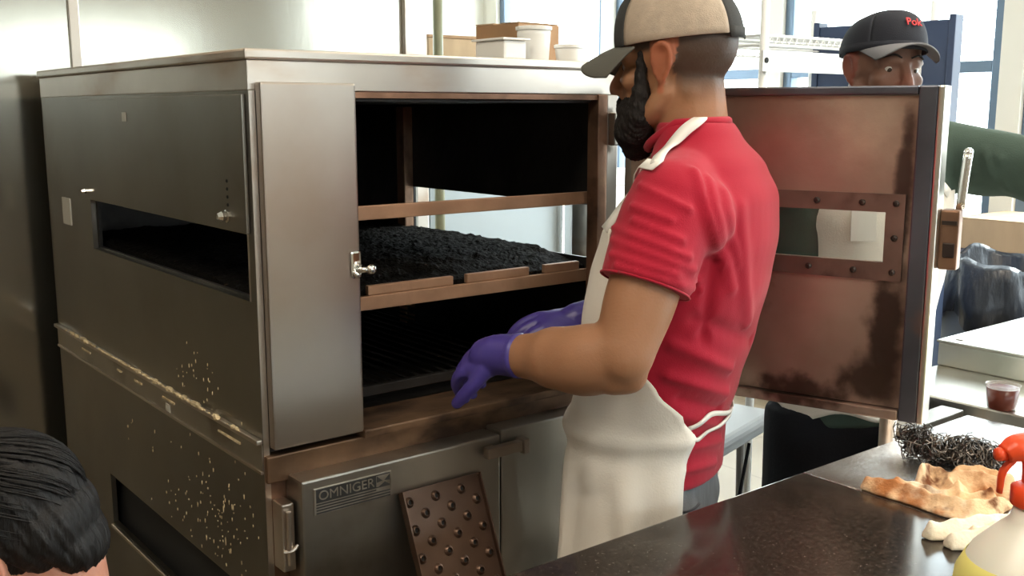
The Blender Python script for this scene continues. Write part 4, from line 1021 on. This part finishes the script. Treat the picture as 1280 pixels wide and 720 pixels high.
    bm = bmesh.new(); dL = (Le-Ls); n1 = dL.normalized(); e1 = n1.orthogonal().normalized(); e2 = n1.cross(e1)
    add_tube(bm, [Ls+dL*.555+(e1*math.cos(2*math.pi*k/32)+e2*math.sin(2*math.pi*k/32))*.0752 for k in range(33)], .0022, 6); obj('sleeve_hem', toloc(bm, root), M['shirt'], shirt, True)
    # jeans
    bm = bmesh.new(); torso_loft(bm, TAB, F, Lf, .78, .93, n=8, grow=-.014)
    for s in (-1, 1):
        h = Vector((.262, 1.90, 0))+Lf*.088*s; k = Vector((h.x, h.y, .49))+Lf*.02*s+F*(.02+.015*s); a = Vector((h.x, h.y, .075))+Lf*.025*s+F*(-.01+.03*s)
        add_tube(bm, [Vector((h.x, h.y, .88)), (Vector((h.x, h.y, .86))+k)/2, k, (k+a)/2, a], [.088, .092, .078, .071, .068], 24, 6)
    add_ball(bm, Vector((.262, 1.9, .815))-F*.050+Lf*.066, (.074, .080, .085), rot3(F)); add_ball(bm, Vector((.262, 1.9, .815))-F*.050-Lf*.066, (.074, .080, .085), rot3(F))
    jeans = blob('jeans', bm, .008, 5, M['jeans'], root); jb = bvh_of(jeans, root)
    ribbon('pocket_seam', M['thread'], root, jb, [P(842, 603, 1.75), P(880, 598, 1.73), P(915, 592, 1.76)], .004, .001).parent = jeans
    ribbon('pocket_seam', M['thread'], root, jb, [P(838, 640, 1.75), P(875, 640, 1.73), P(915, 628, 1.76)], .004, .001).parent = jeans
    shoes((.262, 1.90, 0), F, Lf, root, .088, .03)
    # apron
    def phis(z):
        t = [(.40, 128, -128), (.70, 132, -132), (.90, 136, -136), (.985, 140, -140), (1.02, 128, -128), (1.07, 108, -108), (1.14, 82, -82), (1.24, 60, -60), (1.345, 46, -46)]
        return prof(t, z)
    ATOP, ABOT = 1.345, .42
    def ap(s, t):
        z = ATOP+(ABOT-ATOP)*t; p0, p1 = phis(z); ph = math.radians(p0+(p1-p0)*s)
        cx, cy, a, b = prof(TAB, max(z, .86)); g = .010
        if z < .95: g += (.95-z)*.020
        c, sn = math.cos(ph), math.sin(ph); e = 2.25; r = (abs(c)**e+abs(sn)**e)**(-1/e)
        fld = .0
        if z < .99: fld = (.009*math.sin(ph*7+1+z*2)+.006*math.sin(ph*13+z*5)+.004*math.sin(ph*5-z*24))*min(1, (.99-z)/.20)
        if z > 1.0: fld = .003*math.sin(ph*6+z*9)
        g += .010*math.exp(-((z-.975)/.016)**2)-.003*math.exp(-((z-.94)/.012)**2)+.004*math.sin(z*26+ph*2.2)
        q = Vector((cx, cy, z))+F*((a+g+fld)*r*c)+Lf*((b+g+fld)*r*sn)
        if z > .86:
            hit, nn = on(bv, q, .0); dpt = (q-hit).dot(nn)
            if dpt < .007: q = hit+nn*.007
        if z < .95:
            o_ = Vector((cx, cy, z)); rd = (q-o_); L_ = rd.length; rd.normalize()
            for sg in (-.012, 0, .012):
                h2, n2, _, _ = jb.ray_cast(o_+rd*(L_+.12)+Vector((0, 0, sg)), -rd)
                if h2 is not None and (h2-o_).dot(rd) > L_-.010: L_ = (h2-o_).dot(rd)+.012
            q = o_+rd*L_
        return q
    apr = sheet('apron', M['apron'], root, ap, 60, 90, .0025)
    # neck strap and waist ties
    ctl = [q for q in (seen(bv, x, y) for x, y in ((902, 144), (876, 153), (854, 169), (836, 190), (822, 211))) if q is not None]
    bc = ap(.07, .004); down = []; cd = (F*.75+Vector((0, 0, .66))).normalized()
    for k in range(1, 9):
        p = ctl[-1].lerp(bc, k/9)-Lf*.040*math.sin(math.pi*k/9)**.8; h2, n2, _, _ = bv.ray_cast(p+cd*.25, -cd)
        down.append(h2+n2*.006 if h2 is not None else p)
    down.append(bc+F*.004)
    ribbon('neck_strap', M['strap'], root, bv, [ctl[0]+Vector((.0, .05, .0))]+ctl, .022, .006, .003, 10, down).parent = apr
    ribbon('waist_tie', M['strap'], root, bv, [ap(.0, (ATOP-1.0)/(ATOP-ABOT)), P(880, 519, 1.76), P(900, 515, 1.80), P(912, 510, 1.9)], .009, .004, .003).parent = apr
    ribbon('waist_tie', M['strap'], root, bv, [ap(.0, (ATOP-.985)/(ATOP-ABOT)), P(872, 550, 1.75), P(890, 536, 1.77), P(906, 522, 1.84), P(912, 512, 1.9)], .007, .004, .003).parent = apr
    # gloves
    bm = bmesh.new(); v = (Lw-Le).normalized()
    dH = Vector((-.70, .62, -.30)).normalized(); nH = Vector((-.45, -.30, .80))
    hand(bm, Lw+v*.016, dH, nH, -1, 1.0, (.60, .55, .4), .004, .5, .03)
    add_limb(bm, [Lw-v*.022, Lw+v*.02, Lw+v*.03+dH*.02], [.0385, .0365, .034], n=22, sub=4); add_tube(bm, [Lw-v*.026, Lw-v*.018], [.0405, .0405], 24)
    blob('glove', bm, .003, 3, M['glove'], root)
    bm = bmesh.new(); v = (Rw-Re).normalized(); dH = Vector((-.93, -.32, -.08)).normalized(); nH = Vector((-.05, -.35, .93))
    hand(bm, Rw+v*.012, dH, nH, 1, 1.0, (.30, .35, .3), .003, .5)
    add_limb(bm, [Rw-v*.05, Rw, Rw+v*.03], [.042, .037, .033], n=22, sub=4)
    blob('glove', bm, .003, 3, M['glove'], root)
man_red()

# ---- the man in the black cap behind the door
def man_cap():
    F = Vector((.30, -.954, 0)); Lf = Vector((-F.y, F.x, 0))
    root = thing('person', 'person in black cap and dark green shirt half hidden behind the open smoker door', 'person', (.772, 2.31, 0))
    Hc = P(1105, 86, 2.28); Hf = Vector((.18, -.97, -.02)).normalized(); R = rot3(Hf, (.04, 0, 1)); hs = .94
    TAB = [(.50, .772, 2.31, .12, .160), (.80, .772, 2.31, .130, .170), (.95, .772, 2.305, .135, .170), (1.10, .775, 2.295, .142, .175), (1.22, .78, 2.285, .145, .190), (1.32, .785, 2.285, .14, .195), (1.39, .795, 2.285, .125, .185), (1.44, .802, 2.285, .10, .14), (1.48, .806, 2.285, .075, .09), (1.52, .808, 2.285, .06, .065)]
    nk0 = Vector((.803, 2.295, 1.42)); nk1 = Hc+R @ Vector((-.025, 0, -.055))
    Ls = Vector((.965, 2.325, 1.450)); Le = P(1285, 212, 2.21); Lw = Vector((1.315, 2.08, 1.30))
    Rs = Vector((.625, 2.245, 1.40)); Re = Vector((.600, 2.20, 1.13)); Rw = Vector((.70, 2.055, 1.07))
    bm = bmesh.new(); head_shapes(bm, Hc, R, hs)
    add_limb(bm, [nk0-Vector((0, 0, .05)), (nk0+nk1)/2, nk1, nk1+R @ Vector((.005, 0, .04))], [.078, .064, .060, .058], n=20, sub=5)
    torso_loft(bm, TAB, F, Lf, .78, 1.45, grow=-.02); legs(bm, (.772, 2.31, 0), F, Lf, .86, .95, .09, 0)
    for s, e, w in ((Ls, Le, Lw), (Rs, Re, Rw)):
        add_limb(bm, [s, (s+e)/2, e], [.060, .056, .046], n=18, sub=5); v = (w-e).normalized()
        add_limb(bm, [e, e+v*.06, w-v*.04, w], [.044, .047, .033, .028], n=18, sub=5)
    hand(bm, Lw, Vector((.45, -.55, -.65)), Vector((.5, -.2, .6)), -1, .98, (.35, .45, .35)); hand(bm, Rw, Vector((.75, -.15, -.55)), Vector((-.2, -.8, .3)), 1, .98, (.4, .5, .4))
    body = blob('body', bm, .0055, 6, M['skin_dark'], root); Ri = np.array(R.transposed())
    def tone(c):
        h = (c+np.array(root.location)-np.array(Hc))@Ri.T/hs
        st = np.clip((h[:, 2]-.0)/.02, 0, 1)*np.clip((.02-h[:, 0])/.02, 0, 1)*.9
        lips = np.exp(-(((h[:, 0]-.09)/.02)**2+((h[:, 1])/.025)**2+((h[:, 2]+.077)/.012)**2))*.8
        nose = np.exp(-(((h[:, 0]-.105)/.03)**2+((h[:, 1])/.03)**2+((h[:, 2]+.036)/.025)**2))*.5
        ear = ((np.abs(h[:, 1]) > .0735)&(np.abs(h[:, 1]) < .11)&(np.abs(h[:, 0]) < .05)&(np.abs(h[:, 2]) < .05))*.7
        return st, np.maximum(np.maximum(lips, nose), ear)
    set_tone(body, tone); eyes(Hc, R, hs, root, (1, -.05, -.45))
    for y in (-1, 1):
        bm = bmesh.new(); add_tube(bm, [Hc+R @ (Vector(p)*hs) for p in ((.090, .012*y, .022), (.091, .030*y, .028), (.076, .050*y, .021))], [.003, .0035, .002], 8, 4, .6)
        obj('eyebrow', toloc(bm, root), M['beard'], root, True)
    base, T, pt = cap_parts(Hc, R, hs, root, (M['cap_black'], M['cap_black']), M['cap_grey'], zb=.040, brim_len=.050, brim_drop=.004, brim_w=.074, tiltx=math.radians(-5), height=.084)
    # red lettering stitched on the front of the cap
    a = .10; o_ = pt(a, .33, .002); dx = (pt(a+.05, .33, .002)-pt(a-.05, .33, .002)).normalized(); dz = (pt(a, .40, .002)-pt(a, .26, .002)).normalized(); nn = dx.cross(dz)
    Mt = Matrix((dx, dz, nn)).transposed().to_4x4(); Mt.translation = o_-dx*.019-dz*.009
    tm = text_mesh('Pok', .026, M['red_logo'], base, T @ Mt, 'cap_lettering', .0012)
    # shirt
    bm = bmesh.new(); torso_loft(bm, TAB, F, Lf, .86, 1.465, n=40)
    for s, e, w, sg in ((Ls, Le, Lw, 1), (Rs, Re, Rw, -1)):
        c0 = Vector((.80, 2.29, 1.40)); add_limb(bm, [c0+(s-c0)*.3, s], [.085, .080], n=20, sub=4)
        add_tube(bm, [s, (s+e)/2, e, e+(w-e)*.55], [.078, .074, .066, .056], 24, 6); add_ball(bm, s, .079); add_ball(bm, e, .065)
    fl = []
    for x0, y0, x1, y1 in ((1205, 175, 1225, 235), (1230, 185, 1245, 245), (1255, 200, 1262, 255), (1218, 165, 1250, 200)): fl.append((P(x0, y0, 2.2), P(x1, y1, 2.18), .010, .007))
    shirt = blob('shirt', bm, .0075, 6, M['green_shirt'], root, folds_post(fl)); bv = bvh_of(shirt, root)
    # trousers
    bm = bmesh.new(); torso_loft(bm, TAB, F, Lf, .76, .94, n=8, grow=-.004)
    for s in (-1, 1):
        h = Vector((.772, 2.31, 0))+Lf*.085*s; k = Vector((h.x, h.y, .49))+Lf*.02*s+F*.02; a = Vector((h.x, h.y, .075))+Lf*.025*s-F*.01
        add_tube(bm, [Vector((h.x, h.y, .88)), (Vector((h.x, h.y, .86))+k)/2, k, (k+a)/2, a], [.108, .104, .086, .078, .072], 24, 6)
    blob('trousers', bm, .009, 5, M['black_cloth'], root); shoes((.772, 2.31, 0), F, Lf, root, .09, 0)
    tbm = bmesh.new(); torso_loft(tbm, TAB, F, Lf, .86, 1.465, n=40, grow=.004); tb = BVHTree.FromBMesh(tbm); tbm.free()
    def ap(s, t):
        z = 1.38-(1.38-.885-.012*math.cos(s*19))*t; w_ = prof([(.8, 100, -100), (1.05, 98, -98), (1.2, 80, -80), (1.38, 62, -62)], z); ph = math.radians(w_[0]+(w_[1]-w_[0])*s)
        cx, cy, a, b = prof(TAB, max(z, .86)); g = .012+(.006*math.sin(ph*8) if z < 1 else .003*math.sin(ph*5+z*12)); c, sn = math.cos(ph), math.sin(ph); r = (abs(c)**2.25+abs(sn)**2.25)**(-1/2.25)
        q = Vector((cx, cy, z))+F*((a+g)*r*c)+Lf*((b+g)*r*sn); hit, nn = on(tb, q, 0)
        if z > .87 and (q-hit).dot(nn) < .006: q = hit+nn*.006
        return q
    apr = sheet('apron', M['apron'], root, ap, 44, 50, .0025)
    ribbon('neck_strap', M['strap'], root, bv, [ap(.22, .01), Vector((.85, 2.20, 1.45)), Vector((.862, 2.29, 1.475)), Vector((.805, 2.36, 1.48)), Vector((.745, 2.28, 1.475)), Vector((.75, 2.18, 1.45)), ap(.78, .01)], .022, .006).parent = apr
    # a folded paper tucked on the bib
    c0 = P(1083, 284, 2.10); q, nn = on(bv, c0, .016); tt = Vector((0, 0, 1)).cross(nn).normalized(); up = nn.cross(tt); Mx = Matrix((tt, up, nn)).transposed().to_4x4(); Mx.translation = q-root.location
    bm = bmesh.new(); add_box(bm, -.026, .026, -.030, .034, 0, .002, .0005, 0, Mx); obj('bib_pocket', bm, M['strap'], apr)
man_cap()

# ---- the dark haired head at the lower left
def man_front():
    F = Vector((-.90, -.10, 0)).normalized(); Lf = Vector((-F.y, F.x, 0))
    base = Vector((-.545, 1.10, 0))
    root = thing('person', 'person with short black hair in the lower left corner, seen from behind', 'person', base)
    k = .80
    Hc = P(4, 684, 1.10); Hf = Vector((-.80, -.12, -.50)).normalized(); R = rot3(Hf); hs = .97
    nk0 = Vector((base.x+.02, base.y+.02, Hc.z-.20)); nk1 = Hc+R @ Vector((-.03, 0, -.055))
    zt = nk0.z
    TAB = [(.50*k, *base.xy, .11, .15), (.60, *base.xy, .115, .15), (.75, base.x, base.y, .11, .15), (zt-.10, base.x+.01, base.y+.01, .10, .165), (zt-.03, base.x+.015, base.y+.015, .085, .14), (zt+.02, nk0.x, nk0.y, .06, .075)]
    bm = bmesh.new(); head_shapes(bm, Hc, R, hs)
    add_limb(bm, [nk0-Vector((0, 0, .04)), (nk0+nk1)/2, nk1, nk1+R @ Vector((0, 0, .04))], [.066, .056, .055, .055], n=18, sub=4)
    torso_loft(bm, TAB, F, Lf, .50, zt, grow=-.015)
    for s in (-1, 1):
        h = Vector((base.x, base.y, .58))+Lf*.07*s; a = Vector((h.x, h.y, .08))
        add_limb(bm, [h, (h+a)/2, a], [.075, .050, .032], n=16, sub=4); add_limb(bm, [a-F*.03-Vector((0, 0, .04)), a+F*.11-Vector((0, 0, .052))], [.034, .024], n=12, sub=3)
        sh = Vector((base.x+.012, base.y+.012, zt-.07))+Lf*.155*s; e = sh+Vector((0, 0, -.23))+Lf*.02*s; w = e+F*.14+Vector((0, 0, -.13))
        add_limb(bm, [sh, e, w], [.046, .038, .026], n=14, sub=4); hand(bm, w, F*.6+Vector((0, 0, -.8)), F*.7+Lf*.4*s+Vector((0, 0, .4)), -s, .85)
    body = blob('body', bm, .0065, 5, M['skin_light'], root)
    set_tone(body, lambda c: (np.zeros(len(c)), np.zeros(len(c)))); eyes(Hc, R, hs, root)
    bm = bmesh.new()
    def HB(c, r): add_ball(bm, Hc+R @ (Vector(c)*hs), tuple(q*hs for q in r), R, 4)
    HB((-.016, 0, .040), (.106, .087, .092)); HB((-.055, 0, .002), (.062, .078, .060)); HB((-.072, .0, -.036), (.034, .058, .042)); HB((.028, 0, .072), (.060, .066, .040))
    for y in (-1, 1): HB((-.014, .068*y, .028), (.028, .014, .022))
    rgn = np.random.RandomState(4); dirs = rgn.normal(size=(14, 3))
    def hp(c, n):
        q = (c-np.array(Hc))@np.array(R.transposed()).T; ang = np.arctan2(q[:, 1], q[:, 0]+.05)
        d = .0008*np.sin(ang*34+q[:, 2]*40)+.0007*np.sin(ang*57-q[:, 2]*70)+.0010*np.sin(ang*21+q[:, 0]*90); return c+n*d[:, None]
    hair = blob('hair', bm, .0036, 3, M['hair'], root, hp)
    bm = bmesh.new(); rr = random.Random(6)
    for j in range(420):       # loose locks lying on the hair
        a = rr.uniform(0, 6.283); t0 = rr.uniform(.2, 1.3)
        pts = []
        for q in range(6):
            t = t0+q*.14; rad = math.sin(min(t, 1.9)); z = math.cos(min(t, 1.9))
            pts.append(Hc+R @ (Vector((-.016+.1085*rad*math.cos(a+.10*q), .0895*rad*math.sin(a+.10*q), .040+.0945*z-.0*q))*hs))
        if pts[-1].z < Hc.z-.09: continue
        add_tube(bm, pts, [.0003, .0008, .0011, .0010, .0007, .0002], 5, 1)
    obj('hair_locks', toloc(bm, root), M['hair'], hair, True)
    bm = bmesh.new(); torso_loft(bm, TAB, F, Lf, .56, zt-.012, n=20)
    for s in (-1, 1):
        sh = Vector((base.x+.012, base.y+.012, zt-.07))+Lf*.150*s; add_tube(bm, [sh, sh+Vector((0, 0, -.15))+Lf*.02*s], [.062, .060], 20, 3); add_ball(bm, sh, .062)
    blob('t_shirt', bm, .009, 5, M['blue_cloth'], root)
    bm = bmesh.new(); torso_loft(bm, TAB, F, Lf, .50, .60, n=5, grow=-.003)
    for s in (-1, 1):
        h = Vector((base.x, base.y, .58))+Lf*.07*s; add_tube(bm, [h, Vector((h.x, h.y, .3)), Vector((h.x, h.y, .08))], [.082, .062, .055], 20, 4)
    blob('trousers', bm, .009, 4, M['jeans'], root); 
    for s in (-1, 1):
        a = Vector((base.x, base.y, .09))+Lf*.07*s; b2 = bmesh.new(); add_limb(b2, [a-F*.04-Vector((0, 0, .045)), a+F*.04-Vector((0, 0, .048)), a+F*.13-Vector((0, 0, .058))], [.040, .040, .030], n=14, sub=3)
        blob('shoe', b2, .008, 3, M['shoe'], root)
man_front()
# ------------------------------------------------------------------ things farther back
t = thing('pipe_column', 'olive vertical pipe standing behind the smoker', 'pipe', K(1.475, 1.60, 0), ANG)
bm = bmesh.new(); add_tube(bm, [(0, 0, .012), (0, 0, ZC-.012)], .019, 20); obj('pipe', bm, M['olive'], t, True)
bm = bmesh.new(); add_lathe(bm, [(.045, 0), (.045, .008), (.022, .012)], 20); obj('floor_flange', bm, M['olive'], t)
bm = bmesh.new(); add_lathe(bm, [(.022, ZC-.02), (.045, ZC-.010), (.045, ZC-.0005)], 20); obj('ceiling_flange', bm, M['olive'], t)
# white fridge and steel cabinet seen through the smoker's far window
t = thing('fridge', 'bluish white upright fridge seen through the smoker window', 'fridge', K(2.02, 1.95, 0), ANG)
obj('case', box(-.36, .40, 0, .7, .06, 1.765, .01), M['fridge'], t)
d = obj('door', box(-.36, .40, -.05, -.002, .08, 1.76, .01), M['fridge'], t); obj('handle', box(.30, .32, -.085, -.0505, .7, 1.2, .006), M['chrome'], d)
obj('plinth', box(-.34, .38, .03, .66, 0, .0595), M['steel_dark'], t)
t = thing('steel_cabinet', 'steel cabinet with a bright top edge to the right of the fridge', 'cabinet', K(2.46, 1.84, 0), ANG)
obj('case', box(0, .9, 0, .6, .1, 1.205, .004), M['steel_lid'], t); obj('top', box(-.01, .91, -.02, .61, 1.2055, 1.24, .004), M['white_metal'], t)
for a in (.02, .455): 
    d = obj('door', box(a, a+.425, -.018, -.0005, .12, 1.19, .004), M['steel_lid'], t); obj('handle', box(a+(.38 if a < .1 else .025), a+(.40 if a < .1 else .045), -.045, -.0185, .7, .9, .004), M['chrome'], d)
for a in ((.04, .04), (.84, .04), (.04, .54), (.84, .54)):
    bm = bmesh.new(); add_tube(bm, [(a[0], a[1], 0), (a[0], a[1], .0995)], .02, 10); obj('leg', bm, M['chrome'], t)

t = thing('flat_carton', 'low beige carton lying on the fridge beside the olive pipe', 'carton', K(1.86, 2.15, 1.7655), ANG)
obj('carton', box(-.14, .17, -.12, .12, 0, .085, .004), M['card_light'], t); obj('lid', box(-.146, .176, -.126, .126, .0855, .098, .003), M['card'], t)
# wire shelving
RKU, RKV = None, None
def rel(p): q = KM.inverted() @ Vector(p); return q
p0 = P(955, 60, 2.9); q0 = rel(p0)
WS = thing('wire_shelving', 'chrome wire shelving unit behind the man in the red shirt', 'shelf', K(q0.x, q0.y, 0), ANG)
LX, LY, ZT, ZM = .86, .46, 1.755, 1.675
for a in ((0, 0), (LX, 0), (0, LY), (LX, LY)):
    bm = bmesh.new(); add_tube(bm, [(a[0], a[1], 0), (a[0], a[1], 1.90)], .0125, 12); obj('post', bm, M['white_metal'], WS, True)
def wire_shelf(z, nm='wire_shelf'):
    bm = bmesh.new()
    for y in (0.014, LY-.014):
        for dz in (0, -.026): add_tube(bm, [(.013, y, z+dz), (LX-.013, y, z+dz)], .004, 6)
        k = 0
        x = .02
        while x < LX-.04: add_tube(bm, [(x, y, z), (x+.015, y, z-.026), (x+.03, y, z)], .002, 4); x += .03
    for x in (0.014, LX-.014):
        for dz in (0, -.026): add_tube(bm, [(x, .014, z+dz), (x, LY-.014, z+dz)], .004, 6)
    for k in range(3): add_tube(bm, [(.013, LY*(k+1)/4, z-.006), (LX-.013, LY*(k+1)/4, z-.006)], .003, 6)
    x = .03
    while x < LX-.02: add_tube(bm, [(x, .014, z+.003), (x, LY-.014, z+.003)], .0022, 5); x += .026
    return obj(nm, bm, M['white_metal'], WS)
wire_shelf(ZT); wire_shelf(1.15)
ls = obj('solid_shelf', box(-.03, LX+.02, -.022, -.014, 1.655, 1.712, .002), M['white_metal'], WS, label='solid white shelf lip')
bm = bmesh.new(); add_lathe(bm, [(.008, 0), (.008, .002)], 12, Matrix.Translation((-.016, -.0225, 1.685)) @ Matrix.Rotation(math.pi/2, 4, 'X')); obj('lip_hole', bm, M['hole_shade'], ls)
# navy partition panel
a = P(1025, 33, 3.62); b = P(1187, 22, 3.30); dv = (b-a); ln = Vector((dv.x, dv.y)).length; an = math.atan2(dv.y, dv.x)
t = thing('partition_panel', 'tall dark navy partition panel behind the man in the black cap', 'partition', (a.x, a.y, 0), an)
obj('panel', box(0, ln, 0, .05, .04, 1.83, .004), M['navy'], t)
obj('edge_post', box(ln+.0005, ln+.022, -.004, .054, .0, 1.845, .003), M['navy'], t); obj('edge_post', box(-.022, -.0005, -.004, .054, .0, 1.845, .003), M['navy'], t)
obj('foot_rail', box(0, ln, -.0, .05, 0, .0395), M['mullion'], t)
# trash bin with black bag, ledge and carton by the windows
bc = P(1250, 400, 3.52); 
t = thing('trash_bin', 'grey trash bin lined with a black bag by the windows', 'bin', (bc.x, bc.y, 0), .2)
bm = bmesh.new(); add_lathe(bm, [(.165, 0), (.17, .01), (.195, .92), (.205, .93), (.205, .975), (.195, .98)], 36); obj('can', bm, M['bin'], t, True)
bm = bmesh.new(); n = 64; rings = []
rr = random.Random(3); ph = [rr.uniform(0, 6.28) for _ in range(6)]
for j, (r, z) in enumerate([(r_, z_*1.13) for r_, z_ in ((.196, .80), (.222, .74), (.240, .72), (.236, .80), (.224, .875), (.216, .91), (.200, .925), (.19, .91), (.17, .80), (.03, .78))]):
    ring = []
    for k in range(n):
        q = 2*math.pi*k/n; w = .018*math.sin(5*q+ph[0])+.011*math.sin(9*q+ph[1]+j)+.006*math.sin(17*q+ph[2]+j*.7); zz = z+(.045*math.sin(3*q+ph[3])+.025*math.sin(7*q+ph[4]))*(1 if 1 <= j <= 3 else .45)
        rad = max(r+w*(1 if 1 <= j <= 5 else .3), .198 if j <= 1 else .01); ring.append(bm.verts.new((rad*math.cos(q), rad*math.sin(q), zz)))
    rings.append(ring)
for a_, b_ in zip(rings, rings[1:]):
    for k in range(n): bm.faces.new((a_[k], a_[(k+1) % n], b_[(k+1) % n], b_[k]))
bm.faces.new(rings[-1])
obj('bin_bag', bm, M['bag'], t, True)
lc = P(1262, 330, 4.2)
t = thing('window_ledge_table', 'low dark table under the windows behind the trash bin', 'table', (lc.x, lc.y, 0), ANG)
obj('top', box(-.40, .22, -.20, .20, .965, 1.0, .004), M['navy'], t)
for a_ in ((-.39, -.19), (.18, -.19), (-.39, .16), (.18, .16)): obj('leg', box(a_[0], a_[0]+.03, a_[1], a_[1]+.03, 0, .9645, .003), M['navy'], t)
t = thing('cardboard_carton', 'tan cardboard carton on the dark table by the windows', 'carton', (lc.x+.03, lc.y+.0, 1.0005), ANG)
bm = bmesh.new(); add_box(bm, -.24, .17, -.15, .15, 0, .12, .003); obj('carton', bm, M['card_light'], t)
bm = bmesh.new(); add_box(bm, -.24, .17, -.15, .15, .1205, .124, .001); obj('flap', bm, M['card_light'], t)

# grey folding table and chair frame behind the two men
A0, A1 = Vector((.545, 2.50)), Vector((.728, 2.745)); dv = (A1-A0); an = math.atan2(dv.y, dv.x)
t = thing('folding_table', 'grey plastic folding table low behind the man in the red shirt', 'table', (A1.x, A1.y, 0), an)
obj('table_top', box(-.46, 0, 0, .75, .700, .735, .012), M['plastic_grey'], t)
bm = bmesh.new(); add_box(bm, -.44, -.02, .02, .73, .672, .6995, .006); obj('edge_skirt', bm, M['plastic_grey'], t)
for x in (-.06, -.40):
    for y in (.06, .69):
        bm = bmesh.new(); add_tube(bm, [(x, y, .0), (x-.03*(1 if x > -.2 else -1), y, .6715)], .011, 10); obj('leg', bm, M['frame_grey'], t)
    bm = bmesh.new(); add_tube(bm, [(x, .06, .18), (x, .69, .18)], .009, 8); obj('cross_brace', bm, M['frame_grey'], t)
bm = bmesh.new(); add_tube(bm, [(-.10, .03, .66), (-.22, .03, .35)], .005, 8); obj('brace', bm, M['black_cloth'], t)
